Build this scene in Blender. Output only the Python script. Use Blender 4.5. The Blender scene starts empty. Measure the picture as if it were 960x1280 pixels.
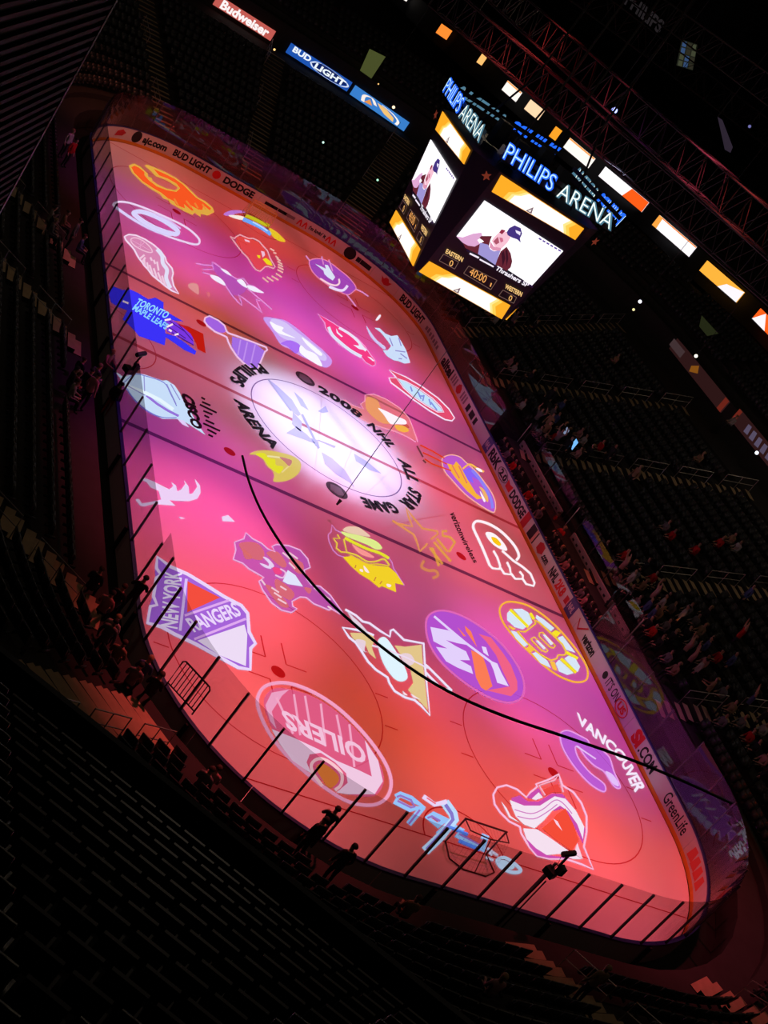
import bpy, bmesh, math, random
import numpy as np
from mathutils import Vector, Matrix
random.seed(7)
S = bpy.context.scene
C = S.collection
PI = math.pi
# ---------------------------------------------------------------- camera
CAM = np.array([56.678580, -28.616667, 24.715192]); FOC = 1669.627
RM = np.array([[0.21003469, 0.80066319, 0.56109169], [0.57216113, 0.36469812, -0.73459303], [-0.79279069, 0.47532487, -0.3815091]])
cd = bpy.data.cameras.new('camera'); co = bpy.data.objects.new('camera', cd); C.objects.link(co)
cd.sensor_fit = 'VERTICAL'; cd.sensor_height = 24.0; cd.lens = FOC / 1280 * 24.0; cd.clip_end = 500
mw = Matrix.Identity(4)
for i in range(3):
    mw[i][0] = RM[0][i]; mw[i][1] = -RM[1][i]; mw[i][2] = -RM[2][i]; mw[i][3] = CAM[i]
co.matrix_world = mw
S.camera = co
S.view_settings.view_transform = 'Standard'; S.view_settings.look = 'None'
S.view_settings.exposure = 0.0; S.view_settings.gamma = 1.0; S.view_settings.use_curve_mapping = False
S.cycles.transparent_max_bounces = 24
S.cycles.max_bounces = 5
# ---------------------------------------------------------------- world
wd = bpy.data.worlds.new('world'); S.world = wd; wd.use_nodes = True
wd.node_tree.nodes['Background'].inputs[0].default_value = (0.004, 0.004, 0.005, 1)
# ---------------------------------------------------------------- lights (moving-head beams on the rig, house lamps)
def lin(c):
    return tuple(((v / 255) / 12.92 if v / 255 <= .04045 else ((v / 255 + .055) / 1.055) ** 2.4) for v in c)
def spot(loc, target, half, col, power, blend=1.0, rad=0.1):
    l = bpy.data.lights.new('beam_light', 'SPOT'); l.spot_size = 2 * half; l.spot_blend = blend; l.color = col; l.energy = power
    l.shadow_soft_size = rad
    o = bpy.data.objects.new('beam_light', l); C.objects.link(o); o.location = loc
    d = Vector(target) - Vector(loc); o.rotation_euler = d.to_track_quat('-Z', 'Y').to_euler()
    return o
#LIGHTS-BEGIN
BEAMS = [(-27.5, -9.8, 8.2, 11177, 2532, 1534),
         (-27.5, -3.3, 8.2, 11450, 898, 675),
         (-27.5, 3.3, 8.2, 13472, 1265, 1232),
         (-27.5, 9.8, 8.2, 15581, 1070, 1106),
         (-21.4, -9.8, 8.2, 5247, 971, 2092),
         (-21.4, -3.3, 8.2, 8406, 0, 537),
         (-21.4, 3.3, 8.2, 7429, 0, 0),
         (-21.4, 9.8, 8.2, 2533, 0, 81),
         (-15.3, -9.8, 8.2, 13870, 1482, 8244),
         (-15.3, -3.3, 8.2, 10105, 631, 7276),
         (-15.3, 3.3, 8.2, 10431, 1244, 10966),
         (-15.3, 9.8, 8.2, 18361, 1395, 2657),
         (-9.2, -9.8, 8.2, 8289, 508, 0),
         (-9.2, -3.3, 8.2, 10031, 1380, 0),
         (-9.2, 3.3, 8.2, 16449, 983, 6545),
         (-9.2, 9.8, 8.2, 4339, 342, 4509),
         (-3.1, -9.8, 8.2, 13596, 1736, 4545),
         (-3.1, -3.3, 8.2, 84, 0, 0),
         (-3.1, 3.3, 8.2, 0, 190, 1483),
         (-3.1, 9.8, 8.2, 20582, 1975, 3584),
         (3.1, -9.8, 8.2, 3778, 496, 0),
         (3.1, -3.3, 8.2, 8438, 1708, 3564),
         (3.1, 3.3, 8.2, 8522, 998, 3248),
         (3.1, 9.8, 8.2, 13409, 1362, 1272),
         (9.2, -9.8, 8.2, 8256, 0, 8406),
         (9.2, -3.3, 8.2, 10902, 710, 3033),
         (9.2, 3.3, 8.2, 7582, 867, 977),
         (9.2, 9.8, 8.2, 15202, 1514, 3748),
         (15.3, -9.8, 8.2, 33994, 3185, 6398),
         (15.3, -3.3, 8.2, 2671, 0, 0),
         (15.3, 3.3, 8.2, 7329, 751, 5168),
         (15.3, 9.8, 8.2, 11840, 808, 11470),
         (21.4, -9.8, 8.2, 8683, 708, 749),
         (21.4, -3.3, 8.2, 15982, 1177, 496),
         (21.4, 3.3, 8.2, 15379, 933, 0),
         (21.4, 9.8, 8.2, 12550, 1102, 0),
         (27.5, -9.8, 8.2, 30919, 3253, 3845),
         (27.5, -3.3, 8.2, 3030, 607, 481),
         (27.5, 3.3, 8.2, 16136, 1409, 2185),
         (27.5, 9.8, 8.2, 21397, 2094, 3542)]
#LIGHTS-END
def beam_pos(tx, ty):
    return (tx * .62, (1 if ty >= 0 else -1) * (8.5 if abs(tx) < 9 else 5.0), 28.0)
for (tx, ty, rr, r, g, b) in BEAMS:
    m = max(r, g, b)
    if m <= 0: continue
    L = beam_pos(tx, ty); D = math.dist(L, (tx, ty, 0))
    spot(L, (tx, ty, 0), math.atan(rr / D), (r / m, g / m, b / m), m, 1.0, .7)
for sx, sy in ((1, 1), (-1, 1), (1, -1), (-1, -1)):      # four white profile lamps crossing on the centre circle
    spot((sx * 12.5, sy * 12.5, 22.0), (0.0, 0.0, 0), .215, (.68, .66, 1.0), 21000, 1.0)
for hx, hy in ((-30, 12), (0, 24), (25, 20), (22, -22), (-28, -14), (2, -20), (40, -4)):   # dim warm house lamps
    l = bpy.data.lights.new('house_light', 'POINT'); l.energy = (440 if hy >= 20 else 260) if hx < 30 and not (hx > 15 and hy < 0) else 150; l.color = (1.0, .78, .55); l.shadow_soft_size = .6
    o = bpy.data.objects.new('house_light', l); C.objects.link(o); o.location = (hx, hy, 20)

spot((16, -2, 31), (44, -16, 11), .36, (1.0, .80, .60), 900, .6, .5)      # unseen lamp added to put glints on the corner seat tops
# ---------------------------------------------------------------- helpers
def ray(u, v):
    return RM.T @ np.array([(u - 480) / FOC, (v - 640) / FOC, 1.0])
def un(u, v, z=0.0):
    d = ray(u, v); return CAM + d * ((z - CAM[2]) / d[2])
def unx(u, v, x):
    d = ray(u, v); return CAM + d * ((x - CAM[0]) / d[0])
def uny(u, v, y):
    d = ray(u, v); return CAM + d * ((y - CAM[1]) / d[1])
def undist(u, v, t):
    d = ray(u, v); return CAM + d / np.linalg.norm(d) * t
def proj(P):
    p = (np.asarray(P, float) - CAM) @ RM.T
    return np.stack([480 + FOC * p[..., 0] / p[..., 2], 640 + FOC * p[..., 1] / p[..., 2], p[..., 2]], -1)
MATS = {}
def mat(name, col, rough=.6, spec=.3, metal=0.0, noise=0.0, scale=8.0, emit=None, es=1.0, alpha=1.0):
    if name in MATS: return MATS[name]
    m = bpy.data.materials.new(name); m.use_nodes = True; nt = m.node_tree; N = nt.nodes; L = nt.links
    b = N['Principled BSDF']; b.inputs['Base Color'].default_value = (*col, 1); b.inputs['Roughness'].default_value = rough
    b.inputs['Specular IOR Level'].default_value = spec; b.inputs['Metallic'].default_value = metal
    if noise:
        t = N.new('ShaderNodeTexCoord'); n = N.new('ShaderNodeTexNoise'); n.inputs['Scale'].default_value = scale; n.inputs['Detail'].default_value = 4
        r = N.new('ShaderNodeValToRGB'); r.color_ramp.elements[0].color = (*[c * (1 - noise) for c in col], 1); r.color_ramp.elements[1].color = (*[min(1, c * (1 + noise)) for c in col], 1)
        L.new(t.outputs['Object'], n.inputs['Vector']); L.new(n.outputs['Fac'], r.inputs['Fac']); L.new(r.outputs['Color'], b.inputs['Base Color'])
    if emit:
        b.inputs['Emission Color'].default_value = (*emit, 1); b.inputs['Emission Strength'].default_value = es
    MATS[name] = m; return m
def light_mat(rgb, alpha=1.0, es=1.0, sample=False):
    """picture made of light: projected on the ice, or the pixels of a lit screen"""
    key = 'light_%d_%d_%d_%d_%d' % (*rgb, int(alpha * 100), int(es * 100))
    if key in MATS: return MATS[key]
    m = bpy.data.materials.new(key); m.use_nodes = True; nt = m.node_tree; N = nt.nodes; L = nt.links; N.clear()
    o = N.new('ShaderNodeOutputMaterial'); e = N.new('ShaderNodeEmission'); e.inputs[0].default_value = (*lin(rgb), 1); e.inputs[1].default_value = es
    if alpha < 1:
        t = N.new('ShaderNodeBsdfTransparent'); x = N.new('ShaderNodeMixShader'); x.inputs[0].default_value = alpha
        L.new(t.outputs[0], x.inputs[1]); L.new(e.outputs[0], x.inputs[2]); L.new(x.outputs[0], o.inputs[0])
    else: L.new(e.outputs[0], o.inputs[0])
    if not sample: m.cycles.emission_sampling = 'NONE'
    MATS[key] = m; return m
def glass_mat():
    m = bpy.data.materials.new('rink_glass'); m.use_nodes = True; nt = m.node_tree; N = nt.nodes; L = nt.links; N.clear()
    o = N.new('ShaderNodeOutputMaterial'); t = N.new('ShaderNodeBsdfTransparent'); t.inputs[0].default_value = (.83, .82, .83, 1)
    g = N.new('ShaderNodeBsdfGlossy'); g.inputs['Roughness'].default_value = .02; g.inputs[0].default_value = (.65, .65, .7, 1)
    ge = N.new('ShaderNodeNewGeometry'); dt = N.new('ShaderNodeVectorMath'); dt.operation = 'DOT_PRODUCT'
    L.new(ge.outputs['Normal'], dt.inputs[0]); L.new(ge.outputs['Incoming'], dt.inputs[1]); x = N.new('ShaderNodeMixShader'); last = dt.outputs['Value']
    for op, b in (('ABSOLUTE', 0), ('SUBTRACT', None), ('POWER', 5), ('MULTIPLY', .96), ('ADD', .04)):      # Schlick reflectance
        k = N.new('ShaderNodeMath'); k.operation = op
        if op == 'SUBTRACT': k.inputs[0].default_value = 1.0; L.new(last, k.inputs[1])
        else:
            L.new(last, k.inputs[0])
            if op != 'ABSOLUTE': k.inputs[1].default_value = b
        last = k.outputs[0]
    L.new(last, x.inputs[0]); L.new(t.outputs[0], x.inputs[1]); L.new(g.outputs[0], x.inputs[2]); L.new(x.outputs[0], o.inputs[0])
    return m
def tag(o, label=None, cat=None, group=None, kind=None):
    if label: o['label'] = label
    if cat: o['category'] = cat
    if group: o['group'] = group
    if kind: o['kind'] = kind
    return o
def new(name, me, parent=None):
    o = bpy.data.objects.new(name, me); C.objects.link(o)
    if parent: o.parent = parent
    return o
def empty(name, loc=(0, 0, 0), rz=0):
    o = bpy.data.objects.new(name, None); C.objects.link(o); o.location = loc; o.rotation_euler = (0, 0, rz); o.empty_display_size = .2
    return o
class MB:
    def __init__(s): s.v = []; s.f = []
    def add(s, v, f):
        n = len(s.v); s.v += [tuple(p) for p in v]; s.f += [tuple(i + n for i in q) for q in f]; return s
    def hexa(s, b, t):
        return s.add(list(b) + list(t), [(3, 2, 1, 0), (4, 5, 6, 7), (0, 1, 5, 4), (1, 2, 6, 5), (2, 3, 7, 6), (3, 0, 4, 7)])
    def box(s, c, d, rz=0.0):
        ca, sa = math.cos(rz), math.sin(rz); hx, hy, hz = d[0] / 2, d[1] / 2, d[2] / 2
        q = [(-hx, -hy), (hx, -hy), (hx, hy), (-hx, hy)]
        p = [(c[0] + a * ca - b * sa, c[1] + a * sa + b * ca) for a, b in q]
        return s.hexa([(x, y, c[2] - hz) for x, y in p], [(x, y, c[2] + hz) for x, y in p])
    def tube(s, pts, r, n=6, r1=None, closed=False):
        pts = [Vector(p) for p in pts]; k = len(pts); base = len(s.v)
        for i, p in enumerate(pts):
            a = pts[i - 1] if i or closed else pts[i]; b = pts[(i + 1) % k] if i < k - 1 or closed else pts[i]
            t = (b - a).normalized(); u = t.cross(Vector((0, 0, 1)))
            if u.length < 1e-3: u = t.cross(Vector((1, 0, 0)))
            u.normalize(); w = t.cross(u); rr = r if r1 is None else r + (r1 - r) * i / (k - 1)
            for j in range(n):
                an = 2 * PI * j / n; s.v.append(tuple(p + u * (rr * math.cos(an)) + w * (rr * math.sin(an))))
        m = k if closed else k - 1
        for i in range(m):
            for j in range(n):
                a = base + i * n; b = base + ((i + 1) % k) * n
                s.f.append((a + j, a + (j + 1) % n, b + (j + 1) % n, b + j))
        if not closed:
            s.f.append(tuple(base + j for j in range(n))[::-1]); s.f.append(tuple(base + (k - 1) * n + j for j in range(n)))
        return s
    def mesh(s, name, m):
        me = bpy.data.meshes.new(name); me.from_pydata(s.v, [], s.f)
        if m: me.materials.append(m)
        me.update(); return me
    def build(s, name, m, parent=None):
        bm = bmesh.new(); me = s.mesh(name, m); bm.from_mesh(me); bmesh.ops.recalc_face_normals(bm, faces=bm.faces); bm.to_mesh(me); bm.free()
        return new(name, me, parent)
def raw_mesh(name, V, F, m):
    """V (n,3) array, F (k,4) array of quads"""
    me = bpy.data.meshes.new(name); me.vertices.add(len(V)); me.vertices.foreach_set('co', np.asarray(V, np.float32).ravel())
    me.loops.add(F.size); me.loops.foreach_set('vertex_index', F.astype(np.int32).ravel())
    me.polygons.add(len(F)); me.polygons.foreach_set('loop_start', np.arange(len(F), dtype=np.int32) * F.shape[1])
    me.update(calc_edges=True); me.materials.append(m); return me
_tc = {}
def glyphs(text, bold=.02, spacing=1.0):
    """flat triangles of a text: verts (n,2) starting at x=0 with cap height 1, faces"""
    k = (text, bold, spacing)
    if k in _tc: return _tc[k]
    cu = bpy.data.curves.new('lettering', 'FONT'); cu.body = text; cu.size = 1; cu.offset = bold; cu.space_character = spacing; cu.resolution_u = 3
    ob = bpy.data.objects.new('lettering', cu); C.objects.link(ob)
    dg = bpy.context.evaluated_depsgraph_get(); me = bpy.data.meshes.new_from_object(ob.evaluated_get(dg))
    V = np.array([v.co[:2] for v in me.vertices]); F = [tuple(p.vertices) for p in me.polygons]
    bpy.data.objects.remove(ob); bpy.data.curves.remove(cu); bpy.data.meshes.remove(me)
    V[:, 0] -= V[:, 0].min(); V /= .69
    _tc[k] = (V, F, V[:, 0].max()); return _tc[k]
# rink outline -----------------------------------------------------
HX, HY, R0 = 30.48, 12.95, 8.53
def off(x, y):
    ax, ay = abs(x) - (HX - R0), abs(y) - (HY - R0)
    return math.hypot(ax, ay) - R0 if ax > 0 and ay > 0 else max(abs(x) - HX, abs(y) - HY)
LX, LY = 2 * (HX - R0), 2 * (HY - R0); AR = PI / 2 * R0; PER = 2 * (LX + LY) + 4 * AR
def rim(s, d=0.0):
    """point and outward normal at arc length s: far end (-X) running +Y, then right side +X, near end -Y, left side -X"""
    s %= PER
    for (p0, dr, ln, cx, cy, a0) in (((-HX, -HY + R0), (0, 1), LY, -HX + R0, HY - R0, PI), ((-HX + R0, HY), (1, 0), LX, HX - R0, HY - R0, PI / 2),
                                     ((HX, HY - R0), (0, -1), LY, HX - R0, -HY + R0, 0), ((HX - R0, -HY), (-1, 0), LX, -HX + R0, -HY + R0, -PI / 2)):
        n = (-dr[1], dr[0])
        if s <= ln: return (p0[0] + dr[0] * s + n[0] * d, p0[1] + dr[1] * s + n[1] * d), n
        s -= ln
        if s <= AR:
            a = a0 - s / R0; n = (math.cos(a), math.sin(a)); return (cx + n[0] * (R0 + d), cy + n[1] * (R0 + d)), n
        s -= AR
S_ = np.linspace(0, PER, 4000, endpoint=False)
RIM = np.array([rim(s)[0] for s in S_])
def s_at(u, v, z=.62):
    """arc length of the board point (at height z on the far inner face) seen at a pixel"""
    p = proj(np.column_stack([RIM, np.full(len(RIM), z)])); d = (p[:, 0] - u) ** 2 + (p[:, 1] - v) ** 2
    near = (RIM[:, 1] < -12.9) | ((RIM[:, 0] > 26) & (RIM[:, 1] < 6)) ; d[near] += 1e9
    return S_[int(np.argmin(d))]
def outline(d, z, seg=10):
    out = []
    for cx, cy, a0 in ((HX - R0, HY - R0, 0), (-HX + R0, HY - R0, 90), (-HX + R0, -HY + R0, 180), (HX - R0, -HY + R0, 270)):
        for i in range(seg + 1):
            a = math.radians(a0 + 90 * i / seg); out.append((cx + (R0 + d) * math.cos(a), cy + (R0 + d) * math.sin(a), z))
    return out
D0, Z0, RUN, RISE, NROW = 2.6, 1.3, .85, .37, 16
def zbowl(d): return Z0 if d < D0 else Z0 + RISE * (math.floor((d - D0) / RUN) + 1)
def hit(u, v, lift=0.0):
    d = ray(u, v); t = 15.0
    while t < 190:
        p = CAM + d * t; o = off(p[0], p[1]); zz = Z0 + max(0, o - D0) * RISE / RUN if o > 1.2 else 0
        if p[2] < zz + lift: return p[0], p[1], o
        t += .05
    return p[0], p[1], o
# ---------------------------------------------------------------- materials
M_ICE = mat('ice', (.80, .81, .83), .42, .25, noise=.02, scale=.4)
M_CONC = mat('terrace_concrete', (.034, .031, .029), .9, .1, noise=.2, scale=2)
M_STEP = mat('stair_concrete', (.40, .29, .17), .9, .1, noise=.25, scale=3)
M_SEAT = mat('seat_plastic', (.022, .022, .024), .38, .4)
M_BLK = mat('black_metal', (.012, .012, .014), .5, .4)
M_DARK = mat('dark_paint', (.02, .02, .022), .8, .2, noise=.2, scale=1.5)
M_STEEL = mat('rail_steel', (.42, .38, .35), .35, .5, .6)
M_BOARD = mat('board_white', (.52, .50, .50), .45, .3, noise=.03, scale=2)
M_KICK = mat('kick_yellow', (.62, .26, .01), .5, .3)
M_CAP = mat('cap_blue', (.02, .03, .16), .4, .4)
M_GLASS = glass_mat()
M_POST = mat('stanchion_alloy', (.05, .045, .05), .4, .5, .4)
M_PRINT = mat('print_black', (.012, .010, .014), .6, .2)
M_RED = mat('print_red', (.55, .02, .02), .6, .2)
M_DKRED = mat('line_red', (.42, .02, .03), .6, .2)
M_BLUE = mat('line_blue', (.17, .12, .26), .6, .2)
M_TRUSS = mat('truss_alloy', (.026, .024, .023), .7, .2)
# ---------------------------------------------------------------- the shell
fl = MB().box((0, 0, -.20), (190, 124, .3)).build('floor', mat('floor_concrete', (.012, .011, .010), .8, .2, noise=.2, scale=1)); tag(fl, kind='structure')
tag(MB().box((0, 0, 34.2), (190, 124, .4)).build('ceiling', M_DARK), kind='structure')
for n, c, d in (('wall_far', (-95, 0, 17), (.4, 124, 34.5)), ('wall_near', (95, 0, 17), (.4, 124, 34.5)), ('wall_right', (0, 62, 17), (190, .4, 34.5)), ('wall_left', (0, -62, 17), (190, .4, 34.5))):
    tag(MB().box(c, d).build(n, M_DARK), kind='structure')
# ribbed side wall close on the left
E0 = Vector((38.9, -25.85, 0)); dv = Vector((.945, -.326, 0)); aw = math.atan2(dv.y, dv.x)
ww = tag(MB().box(tuple(E0 + dv * 4.5 + Vector((0, 0, 17))), (9, .25, 34), aw).build('wall_side', M_DARK), kind='structure')
m = MB()
for k in range(150):
    m.box(tuple(E0 + dv * 4.5 + Vector((0, 0, 11 + k * .15)) + Vector((.05, .15, 0))), (9, .05, .06), aw)
tag(m.build('rib', mat('rib_paint', (.006, .005, .006), .7, .2), ww), kind='stuff')
MB().box(tuple(E0 + Vector((-.02, .02, 17))), (.10, .36, 34), aw).build('corner_trim', mat('trim_paint', (.06, .035, .04), .5), ww)
# ice and its painted marks
ice_bm = bmesh.new(); o_ = outline(-.05, 0.0, 16); ice_bm.faces.new([ice_bm.verts.new(p) for p in o_]); ex = bmesh.ops.extrude_face_region(ice_bm, geom=ice_bm.faces[:])
for v in [g for g in ex['geom'] if isinstance(g, bmesh.types.BMVert)]: v.co.z -= .05
bmesh.ops.recalc_face_normals(ice_bm, faces=ice_bm.faces)
me = bpy.data.meshes.new('ice'); ice_bm.to_mesh(me); ice_bm.free(); me.materials.append(M_ICE)
ICE = tag(new('floor_ice', me), kind='structure')
def flat(name, polys, m, z, parent=ICE):
    mb = MB()
    for p in polys: mb.add([(x, y, z) for x, y in p], [tuple(range(len(p)))])
    return mb.build(name, m, parent)
def ring(cx, cy, r, w, n=64, a0=0, a1=2 * PI):
    q = []
    for i in range(n):
        a, b = a0 + (a1 - a0) * i / n, a0 + (a1 - a0) * (i + 1) / n
        q.append([(cx + (r - w) * math.cos(a), cy + (r - w) * math.sin(a)), (cx + r * math.cos(a), cy + r * math.sin(a)), (cx + r * math.cos(b), cy + r * math.sin(b)), (cx + (r - w) * math.cos(b), cy + (r - w) * math.sin(b))])
    return q
def disc(cx, cy, r, n=24): return [(cx + r * math.cos(2 * PI * i / n), cy + r * math.sin(2 * PI * i / n)) for i in range(n)]
def rect(x0, x1, y0, y1): return [(x0, y0), (x1, y0), (x1, y1), (x0, y1)]
ZP = .004
yw = HY - .06
flat('centre_line', [rect(-.15, .15, -yw, yw)], mat('line_soft_red', (.46, .17, .20), .6, .2), ZP)
for b in (-7.77, 7.77): flat('blue_line', [rect(b - .15, b + .15, -yw, yw)], M_BLUE, ZP)
for g in (-27.13, 27.13): flat('goal_line', [rect(g - .03, g + .03, -11.1, 11.1)], M_DKRED, ZP)
flat('centre_circle', ring(0, 0, 4.57, .06, 96), M_BLUE, ZP)
FX, FY = 21.034, 6.706
M_FAINT = mat('line_faint_red', (.50, .10, .12), .6, .2)
for sx in (-1, 1):
    for sy in (-1, 1):
        flat('face_off_circle', ring(sx * FX, sy * FY, 4.57, .05), M_FAINT, ZP)
        flat('face_off_spot', [disc(sx * FX, sy * FY, .3)], M_DKRED, ZP)
        flat('face_off_spot', [disc(sx * 6.25, sy * FY, .3)], M_DKRED, ZP)
        h = []
        for a in (-1, 1):
            for c in (-1, 1):
                h.append(rect(sx * FX + a * .6 - .03, sx * FX + a * .6 + .03, sy * FY + c * .45, sy * FY + c * 1.35))
                h.append(rect(min(a * .6, a * 1.8) + sx * FX, max(a * .6, a * 1.8) + sx * FX, sy * FY + c * .45 - .03, sy * FY + c * .45 + .03))
                h.append(rect(sx * FX + a * .88 - .03, sx * FX + a * .88 + .03, sy * FY + c * 4.57, sy * FY + c * 5.17))
        flat('hash_mark', h, M_FAINT, ZP)
    g = sx * 27.13
    a0 = PI / 2 if sx > 0 else -PI / 2
    flat('goal_crease', ring(g, 0, 1.83, .06, 24, a0, a0 + PI), M_DKRED, ZP)
flat('referee_crease', ring(0, -HY, 3.05, .05, 24, .03, PI - .03), M_FAINT, ZP)
def ring_text(text, r, h, a0, a1, inward, m, z=.037):
    V, F, w = glyphs(text, .038, 1.05); mb = MB(); out = []
    for x, y in V:
        a = a0 + (a1 - a0) * x / w; rr = r + (h * y if not inward else -h * y); out.append((rr * math.cos(a), rr * math.sin(a), z))
    mb.add(out, F); return mb.build('lettering', m, ICE)
def ang(u, v): p = un(u, v); return math.atan2(p[1], p[0])
def dn(a, ref):   # unwrap near ref
    while a - ref > PI: a -= 2 * PI
    while ref - a > PI: a += 2 * PI
    return a
rr_ = [np.hypot(*un(*p)[:2]) for p in ((401, 490), (460, 529), (515, 575), (520, 608), (400, 625))]
b0 = ang(397, 488)
def arc(u0, v0, u1, v1): a = ang(u0, v0); return a, dn(ang(u1, v1), a)
ring_text('2008', 5.0, .75, *arc(398, 487, 450, 522), False, M_PRINT)
ring_text('NHL', 5.0, .75, *arc(459, 531, 490, 560), False, M_PRINT)
ring_text('ALL', 5.0, .75, *arc(494, 572, 511, 600), False, M_PRINT)
ring_text('STAR', 5.0, .75, *arc(512, 609, 500, 628), False, M_PRINT)
ring_text('GAME', 5.0, .75, *arc(492, 632, 450, 622), False, M_PRINT)
ring_text('PHILIPS', 5.75, .75, *arc(333, 464, 305, 486), True, M_PRINT)
ring_text('ARENA', 5.75, .75, *arc(303, 503, 349, 560), True, M_PRINT)
def px_polys(win, polys, z):
    x0, y0, sc = win
    return [[tuple(un(x0 + a * sc, y0 + b * sc, z)[:2]) for a, b in p] for p in polys]
for (u, v) in ((381.5, 473.5), (421, 613)):
    p = un(u, v); flat('league_roundel', [disc(p[0], p[1], .62)], mat('print_grey', (.05, .045, .055), .6), .009)
    flat('league_shield', [[(p[0] + a, p[1] + b) for a, b in ((-.35, -.3), (.2, -.42), (.42, 0), (.2, .42), (-.35, .3), (-.42, 0))]], mat('print_grey_light', (.16, .15, .17), .6), .0105)
W0 = (290, 440, .25)
flat('star_emblem', px_polys(W0, [[(185, 138), (225, 168), (300, 238), (345, 312), (330, 320), (296, 290)], [(305, 300), (350, 350), (345, 400), (300, 360)],
    [(310, 198), (352, 236), (384, 292), (345, 268)], [(430, 296), (468, 270), (482, 300), (455, 305)], [(272, 405), (322, 372), (372, 410), (418, 458)],
    [(448, 500), (500, 530), (565, 590), (596, 640), (612, 678), (585, 650), (520, 610), (465, 560)], [(610, 508), (672, 545), (748, 608), (690, 590), (620, 545)], [(392, 430), (428, 440), (440, 480), (420, 470)]], .009), mat('print_pale_blue', (.44, .48, .66), .6), .009)
flat('star_edge', px_polys(W0, [[(178, 138), (186, 136), (300, 292), (292, 294)], [(345, 312), (356, 310), (440, 480), (430, 484)], [(425, 440), (436, 440), (520, 470), (512, 480)]], .0105), mat('print_grey_blue', (.38, .42, .56), .6), .0105)
# text laid in a strip given by pixels: baseline points and offset to the cap line
def path_verts(text, base, o0, o1, z, unp, bold=.02):
    V, F, w = glyphs(text, bold)
    B = np.array([unp(*p) for p in base]); seg = np.linalg.norm(np.diff(B, axis=0), axis=1); cum = np.concatenate([[0], np.cumsum(seg)])
    O0 = unp(base[0][0] + o0[0], base[0][1] + o0[1]) - B[0]; O1 = unp(base[-1][0] + o1[0], base[-1][1] + o1[1]) - B[-1]
    out = []
    for x, y in V:
        t = x / w; s = t * cum[-1]; i = min(len(seg) - 1, int(np.searchsorted(cum, s, 'right') - 1)); q = (s - cum[i]) / seg[i]
        p = B[i] * (1 - q) + B[i + 1] * q + (O0 * (1 - t) + O1 * t) * y; out.append(tuple(p))
    return out, F
def win_un(win, z):
    x0, y0, sc = win
    return lambda a, b: un(x0 + a * sc, y0 + b * sc, z)
v_, f_ = path_verts('CISCO', [(105, 150), (205, 450), (330, 860)], (230, 120), (200, 60), 0, win_un((220, 480, 1 / 16), .037), .05)
MB().add(v_, f_).build('lettering', M_PRINT, ICE)
def quads(lines, w):
    out = []
    for (a, b), (c, d) in lines:
        dx, dy = c - a, d - b; l = math.hypot(dx, dy); nx, ny = -dy / l * w / 2, dx / l * w / 2
        out.append([(a + nx, b + ny), (c + nx, d + ny), (c - nx, d - ny), (a - nx, b - ny)])
    return out
flat('sponsor_bars', px_polys((220, 480, 1 / 16), quads([((505, 265), (580, 310)), ((520, 355), (690, 430)), ((475, 410), (815, 575)), ((545, 535), (730, 610)), ((565, 625), (665, 675)), ((590, 720), (765, 800)), ((545, 785), (885, 940)), ((625, 905), (810, 1000)), ((645, 1010), (740, 1055))], 36), .009), M_PRINT, .009)
v_, f_ = path_verts('verizonwireless', [(160, 150), (380, 640), (585, 1015)], (110, -15), (70, -20), 0, win_un((550, 630, .0729), .009), .02)
MB().add(v_, f_).build('lettering', M_PRINT, ICE)
# ---------------------------------------------------------------- pictures projected on the ice
def parse(s): return [tuple(float(k) for k in p.split(',')) for p in s.split()]
def smooth(P, closed, n=4):
    k = len(P); out = []
    if k < 3: return P
    for i in range(k if closed else k - 1):
        g = (lambda j: P[j % k]) if closed else (lambda j: P[min(max(j, 0), k - 1)])
        p0, p1, p2, p3 = g(i - 1), g(i), g(i + 1), g(i + 2)
        for j in range(n):
            t = j / n
            out.append(tuple(.5 * (2 * b + (c - a) * t + (2 * a - 5 * b + 4 * c - d) * t * t + (3 * b - a - 3 * c + d) * t ** 3) for a, b, c, d in zip(p0, p1, p2, p3)))
    if not closed: out.append(P[-1])
    return out
def strip(P, w, closed):
    """quads of constant width along a polyline, mitred"""
    k = len(P); L = []; R = []
    for i in range(k):
        a = P[i - 1] if (i or closed) else P[i]; b = P[(i + 1) % k] if (i < k - 1 or closed) else P[i]
        d1 = (P[i][0] - a[0], P[i][1] - a[1]); d2 = (b[0] - P[i][0], b[1] - P[i][1])
        l1 = math.hypot(*d1) or 1; l2 = math.hypot(*d2) or 1
        t = (d1[0] / l1 + d2[0] / l2, d1[1] / l1 + d2[1] / l2); l = math.hypot(*t)
        if l < .3: t = (d2[0] / l2, d2[1] / l2) if l2 > 0 else (1, 0); l = math.hypot(*t) or 1
        nx, ny = -t[1] / l, t[0] / l
        L.append((P[i][0] + nx * w / 2, P[i][1] + ny * w / 2)); R.append((P[i][0] - nx * w / 2, P[i][1] - ny * w / 2))
    return [[L[i], L[(i + 1) % k], R[(i + 1) % k], R[i]] for i in range(k if closed else k - 1)]
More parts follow.
